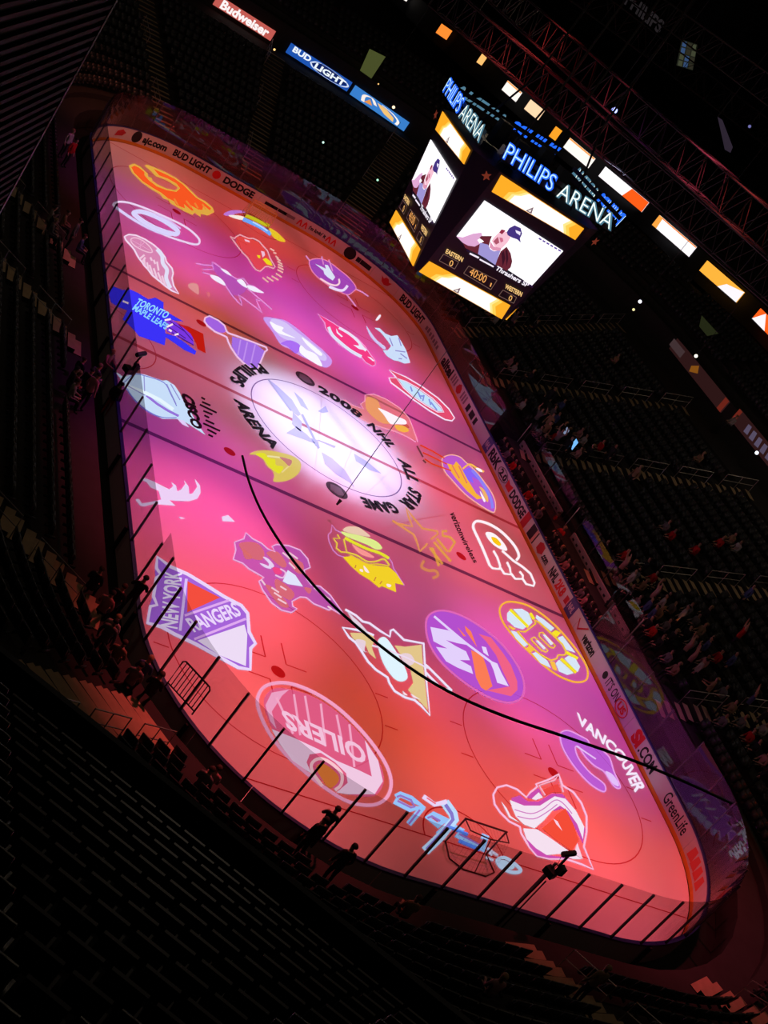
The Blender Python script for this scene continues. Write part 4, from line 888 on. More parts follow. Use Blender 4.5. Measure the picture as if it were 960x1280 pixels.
for a, b, desc, its in (((819, 420), (903, 512), 'unlit brown ribbon panel with orange ends above the middle stand', 0), ((911, 527), (990, 615), 'unlit brown ribbon panel with grey lettering beside the frame edge', 1)):
    A, B = uny(*a, 30.13), uny(*b, 30.13); A[2] = B[2] = (A[2] + B[2]) / 2
    r = tag(empty('ribbon_board', tuple(A)), desc, 'led board'); B0 = Vector((B[0] - A[0], 0, 0)); vpanel('lit_panel', Vector((0, 0, 0)), B0, .95, (44, 22, 22), r)  # panel gives off a dim brown glow of its own
    for q in ([(0, 0), (.05, 0), (.05, 1), (0, 1)], [(.95, 0), (1, 0), (1, 1), (.95, 1)]): vpatch('colour_field', Vector((0, 0, 0)), B0, .95, q, (104, 34, 24), r)
    if its:
        for k in range(6): vpatch('faint_mark', Vector((0, 0, 0)), B0, .95, [(.2 + .09 * k, .2), (.26 + .09 * k, .25), (.24 + .09 * k, .85), (.19 + .09 * k, .8)], (84, 74, 96), r)
    else: vpatch('colour_field', Vector((0, 0, 0)), B0, .95, [(.18, .2), (.36, .2), (.36, .8), (.18, .8)], (64, 48, 50), r); vpatch('colour_field', Vector((0, 0, 0)), B0, .95, [(.52, .1), (.6, .5), (.56, .95), (.5, .5)], (128, 76, 20), r)
# ---------------------------------------------------------------- stands
TER = []
SEG = 10
def rings(name, prof, m, kind='structure', seg=SEG):
    n = len(outline(0, 0, seg)); V = []; F = []
    for d, z in prof: V += outline(d, z, seg)
    for i in range(len(prof) - 1):
        for j in range(n): F.append((i * n + j, i * n + (j + 1) % n, (i + 1) * n + (j + 1) % n, (i + 1) * n + j))
    return tag(MB().add(V, F).build(name, m), kind=kind)
prof = [(1.3, .0), (1.3, Z0), (D0, Z0)]
for k in range(NROW - 1):
    z = Z0 + RISE * (k + 1); prof += [(D0 + k * RUN, z), (D0 + (k + 1) * RUN, z)]
DT = D0 + (NROW - 1) * RUN; ZT = Z0 + RISE * (NROW - 1)
TERR = rings('seating_terrace', prof + [(17.3, ZT), (17.3, 0)], M_CONC)
# middle tier on the far and right sides
D1, Z1 = 18.35, 8.9
prof = [(17.28, ZT - .4), (17.28, Z1), (D1, Z1)]
for k in range(6): prof += [(D1 + k * RUN, Z1 + .4 * (k + 1)), (D1 + (k + 1) * RUN, Z1 + .4 * (k + 1))]
V = []; n_ = None
def arc_path(d, z):   # far end and right side only
    o = outline(d, z, SEG); n = SEG + 1; return o[n * 2:n * 2 + 1] + o[n:n * 2][::-1] + [] + o[0:1][::-1] if False else [(-HX - d, -30, z), (-HX - d, HY - R0, z)] + o[n:2 * n][::-1] + [(28, HY + d, z)]
P_ = [arc_path(d, z) for d, z in prof]; m_ = len(P_[0]); mb = MB()
mb.add([p for q in P_ for p in q], [(i * m_ + j, i * m_ + j + 1, (i + 1) * m_ + j + 1, (i + 1) * m_ + j) for i in range(len(P_) - 1) for j in range(m_ - 1)])
tag(mb.build('middle_terrace', M_CONC), kind='structure')
# upper deck edge behind the lit ribbon boards
ED = [tuple(un(u, v, 11.4)[:2]) for u, v in ((985, 444), (940, 397), (874, 337), (815, 280), (748, 219), (704, 183), (655, 135), (627, 111), (545, 40), (500, -4), (470, -30))]
mb = MB(); Vv = []
for i, (x, y) in enumerate(ED):
    a = ED[max(i - 1, 0)]; b = ED[min(i + 1, len(ED) - 1)]; t = Vector((b[0] - a[0], b[1] - a[1], 0)).normalized(); nn = Vector((t.y, -t.x, 0))
    if nn.dot(Vector((-x, -y, 0))) > 0: nn = -nn
    p = Vector((x, y, 0)) + nn * .16; q = p + nn * 14
    Vv += [(p.x, p.y, 10.4), (p.x, p.y, 12.75), (q.x, q.y, 19.5), (q.x, q.y, 8.0)]
mb.add(Vv, [(4 * i + j, 4 * i + (j + 1) % 4, 4 * i + 4 + (j + 1) % 4, 4 * i + 4 + j) for i in range(len(ED) - 1) for j in range(4)])
tag(mb.build('upper_deck', M_DARK), kind='structure')
# near corner section below the camera
DK0, DKd = Vector((36.6, -20.7, 0)), Vector((.5417, .8406, 0)); DKn = Vector((.8406, -.5417, 0)); DKZ = 8.1; DROW = 22; DRISE = .5
def dk(t, b, z): p = DK0 + DKd * t + DKn * b; return (p.x, p.y, z)
mb = MB(); T0, T1 = -6.5, 17.0
pr = [(0, 3.0), (0, DKZ + .75), (.15, DKZ + .75), (.15, DKZ), (1.1, DKZ)]
for k in range(DROW): pr += [(1.1 + k * RUN, DKZ + DRISE * (k + 1)), (1.1 + (k + 1) * RUN, DKZ + DRISE * (k + 1))]
mb.add([dk(t, b, z) for b, z in pr for t in (T0, T1)], [(2 * i, 2 * i + 1, 2 * i + 3, 2 * i + 2) for i in range(len(pr) - 1)])
tag(mb.build('corner_terrace', M_DARK), kind='structure')
# aisles ----------------------------------------------------------
AISLES = [((-22.9, 15.55), (-26.3, 30.0), 'right'), ((-16.0, 15.55), (-13.5, 30.0), 'right'), ((-6.9, 15.55), (-3.3, 30.0), 'right'), ((5.0, 15.55), (6.9, 30.0), 'right'), ((15.2, 15.55), (18.0, 30.0), 'right'),
          ((-33.1, -7.6), (-47.5, -12.4), 'far'), ((-33.1, -.4), (-47.5, .5), 'far'), ((-33.1, 8.0), (-47.5, 13.9), 'far'),
          ((-2.6, -15.55), (-3.4, -25), 'left'), ((5.9, -15.55), (5.5, -25), 'left'), ((23.4, -15.4), (21.4, -25), 'left'),
          ((33.1, -.4), (43, 1.2), 'near'), ((32.2, 8.2), (41, 12.8), 'near'), ((28.16, -13.62), (32.85, -20.6), 'near')]
def seg_dist(x, y, a, b):
    dx, dy = b[0] - a[0], b[1] - a[1]; t = max(-.1, min(1.1, ((x - a[0]) * dx + (y - a[1]) * dy) / (dx * dx + dy * dy))); return math.hypot(x - a[0] - t * dx, y - a[1] - t * dy)
step_me = {}
def step_mesh(w, h):
    if (w, h) not in step_me:
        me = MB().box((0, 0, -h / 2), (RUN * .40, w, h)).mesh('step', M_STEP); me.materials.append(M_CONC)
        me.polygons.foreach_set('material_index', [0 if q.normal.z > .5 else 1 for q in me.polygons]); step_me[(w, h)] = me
    return step_me[(w, h)]
AIX = {}
ORD = 'first second third fourth fifth sixth seventh eighth ninth tenth'.split()
def nth(i): return ORD[i] if i < 10 else '%d%s' % (i + 1, 'th' if 10 <= i % 100 <= 12 else {0: 'st', 1: 'nd', 2: 'rd'}.get(i % 10, 'th'))
rail_lab = {'right': 'steel handrail of the right-hand stand', 'far': 'dim handrail of the far end stand', 'left': 'steel handrail of the left stand', 'near': 'pale handrail of the near end stand'}
for a, b, side in AISLES:
    st = tag(empty('aisle_stair'), kind='structure'); w = 1.3 if side != 'far' else 1.6
    if a[0] == 28.16 or a[1] == 8.0: w = 2.3
    L = math.dist(a, b); ux, uy = (b[0] - a[0]) / L, (b[1] - a[1]) / L; az = math.atan2(uy, ux)
    nrow = 15 if side in ('right', 'far') else 11
    for k in range(-1, nrow):
        dtot = off(*b) - off(*a)
        for half in (0, 1):
            d = D0 + k * RUN + (.22 if half == 0 else .63) * RUN
            if d < 1.5: continue
            t = (d - off(*a)) / dtot
            x, y = a[0] + (b[0] - a[0]) * t, a[1] + (b[1] - a[1]) * t
            z = zbowl(d) + (.035 if half == 0 else RISE / 2 + .02)
            if k == nrow - 1 and half: continue
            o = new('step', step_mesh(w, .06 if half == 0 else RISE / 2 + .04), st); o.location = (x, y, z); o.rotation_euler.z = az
    AIX[side] = AIX.get(side, 0) + 1; hi = 0
    for k in range(0, nrow - 2, 3):
        if side == 'far' and k % 2: continue
        d0 = D0 + (k + .3) * RUN; d1 = D0 + (k + 2.4) * RUN; zz0, zz1 = zbowl(d0), zbowl(d1); P = []
        for d, z in ((d0, zz0), (d1, zz1)):
            t = (d - off(*a)) / (off(*b) - off(*a)); P.append(Vector((a[0] + (b[0] - a[0]) * t - uy * w * .5, a[1] + (b[1] - a[1]) * t + ux * w * .5, z)))
        r = tag(empty('aisle_handrail', tuple(P[0])), '%s, %s hoop up, %s stair' % (rail_lab[side], nth(hi), nth(AIX[side] - 1)), 'handrail', 'handrails of the %s stairs' % side)
        hi += 1; A = Vector((0, 0, 0)); B = P[1] - P[0]; U = Vector((0, 0, 1))
        MB().tube([A + U * .03, A + U * .95, B + U * .95, B + U * .03], .022, 5).build('top_rail', M_STEEL, r)
        MB().tube([A + U * .5, B + U * .5], .018, 5).build('mid_rail', M_STEEL, r)
        MB().tube([(A + B) / 2 + U * -.1, (A + B) / 2 + U * .95], .018, 5).build('post', M_STEEL, r)
# players' benches behind the right boards ------------------------
for x0, x1, lab in ((-8.4, -.9, 'long dark bench behind the right boards on the far side of the centre line'), (1.2, 9.6, 'long dark bench behind the right boards on the near side of the centre line')):
    xc, w = (x0 + x1) / 2, x1 - x0
    r = tag(empty('players_bench', (xc, 13.9, 0)), lab, 'bench')
    MB().box((0, 0, .62), (w, .40, .06)).build('seat', M_DARK, r)
    for k in range(4): MB().box((-w / 2 + .3 + k * (w - .6) / 3, 0, .295), (.08, .34, .59)).build('leg', M_BLK, r)
    bw = tag(empty('bench_wall', (xc, 15.2, 0)), lab.replace('long dark bench', 'low pierced wall back of the bench'), 'wall panel')
    MB().box((0, 0, .85), (w, .12, 1.7)).build('panel', mat('panel_pink_grey', (.42, .31, .32), .7, noise=.1), bw)
    for zz in (1.15, 1.45):
        for k in range(int(w / .55)): MB().box((-w / 2 + .35 + k * .55, -.062, zz), (.22, .02, .11)).build('opening', M_BLK, bw)
for x0, x1, lab in ((-8.6, -.6, 'clear glass screens behind the far players bench'), (1.0, 9.8, 'clear glass screens behind the near players bench')):
    r = tag(empty('bench_glass', ((x0 + x1) / 2, 15.32, 0)), lab, 'glass screen'); n = 4; w = (x1 - x0) / n
    for k in range(n):
        MB().box((-(x1 - x0) / 2 + (k + .5) * w, 0, 2.25), (w - .04, .014, 1.1)).build('glass_pane', M_GLASS, r)
    for k in range(n + 1): MB().box((-(x1 - x0) / 2 + k * w, 0, 1.4), (.05, .05, 2.8)).build('stanchion', M_POST, r)
for x in (-8.8, 0.15, 9.9):
    r = tag(empty('bench_partition', (x, 14.2, 0)), 'clear upright screen closing the %s of the player benches' % {-8.8: 'far end', 0.15: 'middle', 9.9: 'near end'}[x], 'screen')
    MB().box((0, 0, 1.5), (.02, 1.9, 2.4)).build('glass_pane', M_GLASS, r); MB().box((0, 0, .2), (.06, 1.9, .4)).build('base', M_STEEL, r); MB().tube([(0, .95, .4), (0, .95, 2.75)], .03, 6).build('post', M_STEEL, r)
# ---------------------------------------------------------------- people
M_SKIN = mat('skin', (.40, .23, .17), .6, .3)
def body(pose):
    """one skinned figure facing -y, feet at z=0 (seated: seat height .45)"""
    J = {}; E = []; Rr = {}
    def j(n, p, r, parent=None):
        J[n] = p; Rr[n] = r
        if parent: E.append((parent, n))
    sit = pose == 'sit'; h = .52 if sit else .95
    j('pelvis', (0, 0, h), .15); j('waist', (0, 0, h + .16), .135, 'pelvis'); j('chest', (0, .02, h + .36), .155, 'waist'); j('neck', (0, 0, h + .55), .06, 'chest')
    j('jaw', (0, -.03, h + .63), .07, 'neck'); j('brow', (0, -.01, h + .73), .098, 'jaw'); j('crown', (0, .01, h + .82), .07, 'brow'); j('nose', (0, -.125, h + .70), .016, 'brow')
    for s, q in ((-1, 'l'), (1, 'r')):
        j('sh' + q, (s * .19, .02, h + .47), .075, 'chest')
        if pose == 'cheer': el, wr = (s * .34, -.05, h + .66), (s * .26, -.12, h + .92)
        elif sit: el, wr = (s * .25, -.04, h + .20), (s * .14, -.28, h + .16)
        elif pose == 'lean': el, wr = (s * .27, -.14, h + .24), (s * .18, -.38, h + .22)
        else: el, wr = (s * .27, .03, h + .19), (s * .25, -.08, h - .04)
        j('el' + q, el, .052, 'sh' + q); j('wr' + q, wr, .036, 'el' + q)
        dd = (Vector(wr) - Vector(el)).normalized(); pm = Vector(wr) + dd * .07; j('pa' + q, tuple(pm), .036, 'wr' + q)
        sd = dd.cross(Vector((0, -1, .3))).normalized()
        for i in range(4): j('f%s%d' % (q, i), tuple(pm + dd * (.075 + .012 * (i in (1, 2))) + sd * (-.03 + .02 * i)), .010, 'pa' + q)
        j('th' + q, tuple(Vector(wr) + dd * .06 + sd * .06), .012, 'wr' + q)
        if sit: kn, an, to = (s * .12, -.42, .50), (s * .12, -.42, .08), (s * .13, -.58, .04)
        else: kn, an, to = (s * .11, -.03, .50), (s * .11, .02, .09), (s * .13, -.14, .04)
        j('hp' + q, (s * .09, 0, h - .04), .10, 'pelvis'); j('kn' + q, kn, .066, 'hp' + q); j('an' + q, an, .045, 'kn' + q); j('to' + q, to, .042, 'an' + q)
    names = list(J); ix = {n: i for i, n in enumerate(names)}
    me = bpy.data.meshes.new('body'); me.from_pydata([J[n] for n in names], [(ix[a], ix[b]) for a, b in E], [])
    o = bpy.data.objects.new('body', me); C.objects.link(o); md = o.modifiers.new('skin', 'SKIN'); sub = o.modifiers.new('sub', 'SUBSURF'); sub.levels = 1; sub.render_levels = 1
    for n in names: me.skin_vertices[0].data[ix[n]].radius = (Rr[n], Rr[n])
    me.skin_vertices[0].data[0].use_root = True
    m2 = bpy.data.meshes.new_from_object(o.evaluated_get(bpy.context.evaluated_depsgraph_get())); bpy.data.objects.remove(o)
    m2.materials.clear()
    idx = []
    wl = [Vector(J['pal']), Vector(J['par'])]
    for p in m2.polygons:
        c = p.center
        if c.z > h + .55 or min((c - w).length for w in wl) < .12: idx.append(2)
        elif c.z < h - .02 or (sit and c.z < h + .03): idx.append(1)
        else: idx.append(0)
    for _ in range(3): m2.materials.append(M_SKIN)
    m2.polygons.foreach_set('material_index', idx); m2.polygons.foreach_set('use_smooth', [True] * len(idx))
    # hair: a cap over the back and top of the head
    mb = MB(); c = Vector((0, .012, h + .755)); nu, nv = 10, 5
    for a in range(nv + 1):
        ph = a / nv * 1.75
        for b in range(nu):
            th = 2 * PI * b / nu; cut = 1.0 if math.sin(th) > -.2 else .62
            mb.v.append((c.x + .102 * math.sin(ph * cut) * math.cos(th), c.y + .112 * math.sin(ph * cut) * math.sin(th), c.z + .095 * math.cos(ph * cut)))
    for a in range(nv):
        for b in range(nu): mb.f.append((a * nu + b, a * nu + (b + 1) % nu, (a + 1) * nu + (b + 1) % nu, (a + 1) * nu + b))
    return m2, mb
POSES = {p: body(p) for p in ('stand', 'sit', 'lean', 'cheer')}
CLOTH = {'dark': (.025, .024, .03), 'red': (.42, .02, .02), 'white': (.36, .33, .32), 'grey': (.16, .15, .16), 'tan': (.26, .17, .10), 'blue': (.06, .08, .20), 'pink': (.40, .20, .21)}
HAIRC = {'brown': (.05, .028, .018), 'black': (.012, .01, .01), 'fair': (.30, .19, .09)}
_pm = {}
PXY = []
def person(loc, rz, pose, cloth, hair, label, group=None, trousers='dark'):
    k = (pose, cloth, hair, trousers)
    if k not in _pm:
        me = POSES[pose][0].copy(); me.materials[0] = mat('cloth_' + cloth, CLOTH[cloth], .85, .1); me.materials[1] = mat('cloth_' + trousers, CLOTH[trousers], .85, .1)
        _pm[k] = (me, POSES[pose][1].mesh('hair', mat('hair_' + hair, HAIRC[hair], .7)))
    PXY.append((loc[0], loc[1])); o = new('person', _pm[k][0]); o.location = loc; o.rotation_euler.z = rz; tag(o, label, 'person', group)
    new('hair', _pm[k][1], o); return o
def look_in(x, y): return math.atan2(-y, -x) + PI / 2
def spectator(u, v, pose, cloth, hair, label, group=None, turn=0.0, trousers='dark'):
    x, y, d = hit(u, v, .75 if pose == 'sit' else .95)
    if abs(x) < 11 and y > HY and d < 3.1: y = HY + 3.15; d = 3.15
    z = zbowl(d) if d > 1.2 else 0
    if pose == 'sit' and d > D0:
        kk = math.floor((d - D0) / RUN); n = Vector((1 if abs(x) > HX and abs(y) < HY - R0 else 0, 0, 0)); dd_ = D0 + kk * RUN + .30
        cx, cy = max(-(HX - R0), min(HX - R0, x)), max(-(HY - R0), min(HY - R0, y)); q = Vector((x - cx, y - cy, 0))
        if q.length > .1: qn = q.normalized(); x, y = cx + qn.x * (R0 + dd_), cy + qn.y * (R0 + dd_)
        a = math.atan2(qn.y, qn.x) - PI / 2
    else: a = look_in(x, y)
    for _ in range(6):
        if any(math.hypot(x - i, y - j) < .56 for i, j in PXY): x += .58
    return person((x, y, z), a + turn, pose, cloth, hair, label, group)
cl = ['dark', 'grey', 'red', 'white', 'tan', 'dark', 'pink', 'grey', 'blue', 'dark']; hr = ['brown', 'black', 'fair', 'brown', 'black']
def crowd(pts, lab, grp):
    for i, (u, v) in enumerate(pts):
        c = cl[(i * 7 + len(grp)) % 10]; ps = ('sit', 'sit', 'stand', 'sit', 'cheer' if 'left' not in lab and i % 2 else 'sit')[(i * 3) % 5]
        spectator(u, v, ps, c, hr[i % 5], '%s in %s top %s' % ({'sit': 'seated spectator', 'stand': 'standing spectator', 'cheer': 'spectator with raised arms'}[ps], c, lab), '%s, %s tops' % (grp, c))
crowd([(640, 458), (648, 466), (656, 474), (670, 524), (677, 528), (684, 520), (692, 528), (700, 540), (696, 552), (706, 560), (715, 566), (722, 556), (728, 562), (688, 548), (680, 540), (668, 540), (700, 512), (694, 518), (745, 563), (752, 558), (726, 548), (660, 512), (664, 548)], 'behind the bench glass', 'crowd behind the far bench')
crowd([(762, 690), (770, 700), (778, 706), (764, 712), (772, 720), (780, 728), (788, 716), (796, 730), (786, 742), (774, 736), (804, 712), (812, 720), (820, 730), (806, 742), (816, 752), (826, 746), (836, 758), (826, 764), (812, 770), (800, 764), (790, 758), (818, 786), (828, 792), (838, 786), (846, 776), (852, 788), (862, 782), (870, 776), (858, 800), (866, 794), (876, 800), (872, 790), (884, 772), (842, 800), (850, 812), (812, 800), (804, 790), (820, 804), (866, 768), (880, 784)], 'by the fourth right-hand stair', 'crowd by the fourth stair')
crowd([(905, 872), (912, 880), (920, 888), (930, 884), (940, 892), (898, 884), (910, 896), (925, 900), (935, 908), (918, 912), (903, 908)], 'below the fifth right-hand stair', 'crowd below the fifth stair')
crowd([(610, 395), (620, 404), (634, 412), (640, 402), (628, 398)], 'under the scoreboard', 'crowd below the scoreboard')
crowd([(60, 275), (66, 290), (52, 282), (82, 288), (92, 292), (100, 300), (108, 476), (92, 470), (98, 462), (112, 488), (90, 500), (76, 470), (118, 470)], 'in the lower left stand', 'crowd in the left stand')
crowd([(118, 726), (130, 742), (136, 756), (146, 748), (128, 768), (142, 772), (165, 830), (178, 838), (190, 842)], 'in the near left corner', 'crowd in the near left corner')
for (u, v, ps, c, h_, lab) in ((873, 578, 'sit', 'tan', 'fair', 'lone seated spectator in a tan top high in the empty right rows'), (832, 664, 'sit', 'grey', 'brown', 'spectator in grey, left of the pair sitting mid-way up the right-hand stand'), (842, 668, 'sit', 'red', 'brown', 'spectator in red, right of the pair sitting mid-way up the right-hand stand'),
                            (860, 693, 'sit', 'red', 'black', 'small seated spectator in red alone between two groups of empty seats'), (892, 684, 'sit', 'red', 'fair', 'seated spectator in red in the rows above the crowded stair'), (920, 680, 'sit', 'tan', 'black', 'seated spectator in tan, upper of the two by the frame edge rows'), (926, 690, 'sit', 'white', 'brown', 'seated spectator in white, lower of the two by the frame edge rows'),
                            (917, 802, 'cheer', 'red', 'brown', 'spectator in bright red with raised arms alone among empty seats'), (882, 866, 'lean', 'tan', 'fair', 'spectator in tan leaning forward low in the rows above the fifth stair'), (884, 834, 'sit', 'pink', 'brown', 'seated spectator in pink below the crowded group'),
                            (686, 497, 'stand', 'dark', 'brown', 'person in dark clothes standing on the second stair of the right stand'), (788, 600, 'stand', 'tan', 'fair', 'person in tan standing on the third stair of the right stand'), (930, 748, 'stand', 'blue', 'black', 'person in dark blue standing at the top of the fourth stair'),
                            (920, 532, 'sit', 'white', 'fair', 'seated spectator in white beneath the lettered ribbon panel'), (88, 190, 'stand', 'red', 'black', 'person in a red top standing in the far left stand'), (84, 178, 'stand', 'white', 'fair', 'person in white next to the red top in the far left stand'),
                            (668, 412, 'sit', 'dark', 'fair', 'dark dressed person crouching on the first stair of the right stand'), (775, 455, 'sit', 'tan', 'brown', 'spectator in tan under the unlit brown ribbon panel'),
                            (605, 1236, 'sit', 'pink', 'fair', 'person in a pale pink top seated in the dark near end rows'), (503, 1140, 'sit', 'tan', 'brown', 'person with a lit face seated behind the near boards'), (735, 1235, 'stand', 'tan', 'fair', 'person in tan with a raised hand by the near end stair'),
                            (262, 975, 'sit', 'pink', 'brown', 'person in pink seated low behind the near left boards'), (238, 966, 'sit', 'grey', 'brown', 'person in grey seated low behind the near left boards')):
    spectator(u, v, ps, c, h_, lab)
def stand_at(u, v, z, pose, cloth, hair, label, turn=0.0, trousers='dark'):
    P = un(u, v, z); d = off(P[0], P[1]); return person((P[0], P[1], z), look_in(P[0], P[1]) + turn, pose, cloth, hair, label, None, trousers)
BK = {}
# rows beside the benches
for i in range(13):
    x = -8.1 + i * .62
    if i == 7: continue
    person((x, 13.86, .13), 0.0 if i % 3 else .4, 'sit', ('dark', 'dark', 'grey', 'dark', 'red')[i % 5], hr[i % 5], 'dark figure seated on the far players bench' if i % 5 not in (2, 4) else ('figure in grey seated on the far players bench' if i % 5 == 2 else 'figure in red seated on the far players bench'), 'far bench figures, %s' % ('dark', 'dark', 'grey', 'dark', 'red')[i % 5])
for i in range(13):
    x = 1.7 + i * .6
    person((x, 13.86, .13), 0.0 if i % 3 else -.4, 'sit', ('dark', 'dark', 'dark', 'grey', 'pink')[i % 5], hr[i % 5], 'dark figure seated on the near players bench' if i % 5 < 3 else ('figure in grey seated on the near players bench' if i % 5 == 3 else 'figure in pink seated on the near players bench'), 'near bench figures, %s' % ('dark', 'dark', 'dark', 'grey', 'pink')[i % 5])
person((-.35, 14.7, 0), 2.6, 'stand', 'red', 'brown', 'person in a red top standing at the gap between the two benches', None, 'dark')
person((1.1, 14.55, 0), .3, 'lean', 'red', 'fair', 'person in red with a white back leaning over the near bench wall', None, 'grey')
# silhouettes along the near boards
stand_at(368, 1072, 1.3, 'stand', 'dark', 'black', 'dark silhouette with folded arms at the near boards, shorter of the pair', .5)
stand_at(383, 1058, 1.3, 'lean', 'dark', 'black', 'tall dark silhouette against the pale drop badge at the near boards', -.3)
stand_at(402, 1106, 1.67, 'stand', 'dark', 'black', 'dark silhouette standing on the steps right of the pair at the near boards', .2)
stand_at(118, 478, 0.0, 'lean', 'pink', 'fair', 'person in a pale pink shirt standing behind the left boards', -1.2, 'grey')
stand_at(128, 520, 0.0, 'stand', 'dark', 'black', 'large dark figure with headphones by the left glass', .4, 'red')
stand_at(150, 770, 1.3, 'lean', 'dark', 'black', 'dark figure bending over the rail in the near left corner', .2)
# seats -----------------------------------------------------------
def boxq(c, d, tilt=0.0):
    x, y, z = d[0] / 2, d[1] / 2, d[2] / 2
    P = np.array([(-x, -y, -z), (x, -y, -z), (x, y, -z), (-x, y, -z), (-x, -y, z), (x, -y, z), (x, y, z), (-x, y, z)])
    P[:, 1] += P[:, 2] * tilt; return P + np.array(c)
Q6 = np.array([(3, 2, 1, 0), (4, 5, 6, 7), (0, 1, 5, 4), (1, 2, 6, 5), (2, 3, 7, 6), (3, 0, 4, 7)])
SB_ = [boxq((0, .20, .66), (.46, .05, .48), .18), boxq((0, .10, .56), (.42, .09, .36), .10), boxq((-.255, .12, .40), (.035, .36, .10)), ]
SV = np.concatenate(SB_); SF = np.concatenate([Q6 + 8 * i for i in range(len(SB_))])
seats = []   # x, y, z, angle (local -y looks at the ice)
for k in range(NROW - 3):
    d = D0 + k * RUN + .38; z = Z0 + RISE * (k + 1); s = 0.0
    while s < PER:
        (x, y), n = rim(s, d); arcp = rim(s)[1] != rim(s + .3)[1]
        s += .55 * (R0 / (R0 + d) if arcp else 1)
        if (Vector((x, y, 0)) - DK0).dot(DKn) > -.4: continue
        if min(seg_dist(x, y, a, b) - (.55 if a[0] == 28.16 or a[1] == 8.0 else 0) for a, b, _ in AISLES) < 1.0: continue
        if y < -13 and x < 33 and d > 9.5: continue
        seats.append((x, y, z, math.atan2(n[1], n[0]) - PI / 2, 0, k))
for k in range(5):
    d = D1 + k * RUN + .38; z = Z1 + .4 * (k + 1); s = -10.0
    while s < LY + AR + LX:
        (x, y), n = rim(max(s, 0), d); y = y + min(s, 0)
        arcp = 0 < s and rim(s)[1] != rim(s + .3)[1]; s += .56 * (R0 / (R0 + d) if arcp else 1)
        if min(abs(x + 31 - (y - 33) * .25), abs(x + 8), abs(x + 19)) < .8 and y > 25: continue
        seats.append((x, y, z, math.atan2(n[1], n[0]) - PI / 2, 1, k))
for k in range(DROW - 1):
    for i in range(int((T1 - T0) / .56)):
        t = T0 + .3 + i * .56 + (.28 if k % 2 else 0)
        if abs(t - 2.6 - k * .02) < .7 and False: continue
        p = dk(t, 1.1 + k * RUN + .38, DKZ + DRISE * (k + 1))
        if (Vector(p) - E0).dot(Vector((dv.y, -dv.x, 0))) > -.6 and (Vector(p) - E0).dot(dv) > -1: continue
        seats.append((*p, math.atan2(DKn.y, DKn.x) - PI / 2, 2, k))
SA = np.array(seats); PX = np.array(PXY); SA = SA[np.min((SA[:, None, 0] - PX[None, :, 0]) ** 2 + (SA[:, None, 1] - PX[None, :, 1]) ** 2, axis=1) > .60 ** 2]
pj = proj(SA[:, :3] + np.array([0, 0, .6]))
keep = (pj[:, 2] > 0) & (pj[:, 0] > -50) & (pj[:, 0] < 1010) & (pj[:, 1] > -50) & (pj[:, 1] < 1330)
SA = SA[keep]; pj = pj[keep]
order = np.argsort(pj[:, 2])
order_vis = [i for i in order if 0 < pj[i, 0] < 960 and 0 < pj[i, 1] < 1280][:300]
single = set(order_vis)
def place(arr):
    c, s_ = np.cos(arr[:, 3]), np.sin(arr[:, 3])
    x = SV[None, :, 0] * c[:, None] - SV[None, :, 1] * s_[:, None] + arr[:, 0:1]
    y = SV[None, :, 0] * s_[:, None] + SV[None, :, 1] * c[:, None] + arr[:, 1:2]
    z = np.broadcast_to(SV[None, :, 2] + arr[:, 2:3], x.shape)
    return np.stack([x, y, z], -1).reshape(-1, 3), (SF[None] + (np.arange(len(arr)) * len(SV))[:, None, None]).reshape(-1, 4)
rest = np.array([i for i in range(len(SA)) if i not in single])
for zone, nm in ((0, 'seat_rows'), (1, 'seat_rows'), (2, 'seat_rows')):
    sel = SA[rest][SA[rest][:, 4] == zone]
    if len(sel):
        v, f = place(sel); lab = {0: 'dark empty seat rows all round the lower stand', 1: 'dark seat rows above the unlit ribbon panels', 2: 'black seat rows at the lowest corner of the view'}[zone]
        tag(new(nm, raw_mesh(nm, v, f, M_SEAT)), lab, 'seats', kind='stuff')
seat_me = MB().add(SB_[1], [tuple(q) for q in Q6]).mesh('seat', M_SEAT)
bk = MB().add(boxq((0, .20, .66), (.46, .05, .48), .18), [tuple(q) for q in Q6]); back_me = bk.mesh('backrest', M_SEAT)
arm_me = MB().box((-.255, .12, .40), (.035, .36, .10)).box((-.255, .17, .17), (.04, .10, .36)).mesh('armrest', M_BLK)
cnt = {}
for i in sorted(order_vis, key=lambda q: pj[q, 0]):
    x, y, z, a, zone, row = SA[i]; cnt[(zone, row)] = cnt.get((zone, row), 0) + 1; wh = '%s from the left in %s row' % (nth(cnt[(zone, row)] - 1), nth(int(row)))
    r = tag(empty('stadium_seat', (x, y, z), a), ('black folding seat of the corner rows, ' if zone == 2 else 'dark folding seat behind the near boards, ') + wh, 'seat', 'corner rows nearest the viewer' if zone == 2 else 'lower rows of the near end')
    new('seat', seat_me, r); new('backrest', back_me, r); new('armrest', arm_me, r)
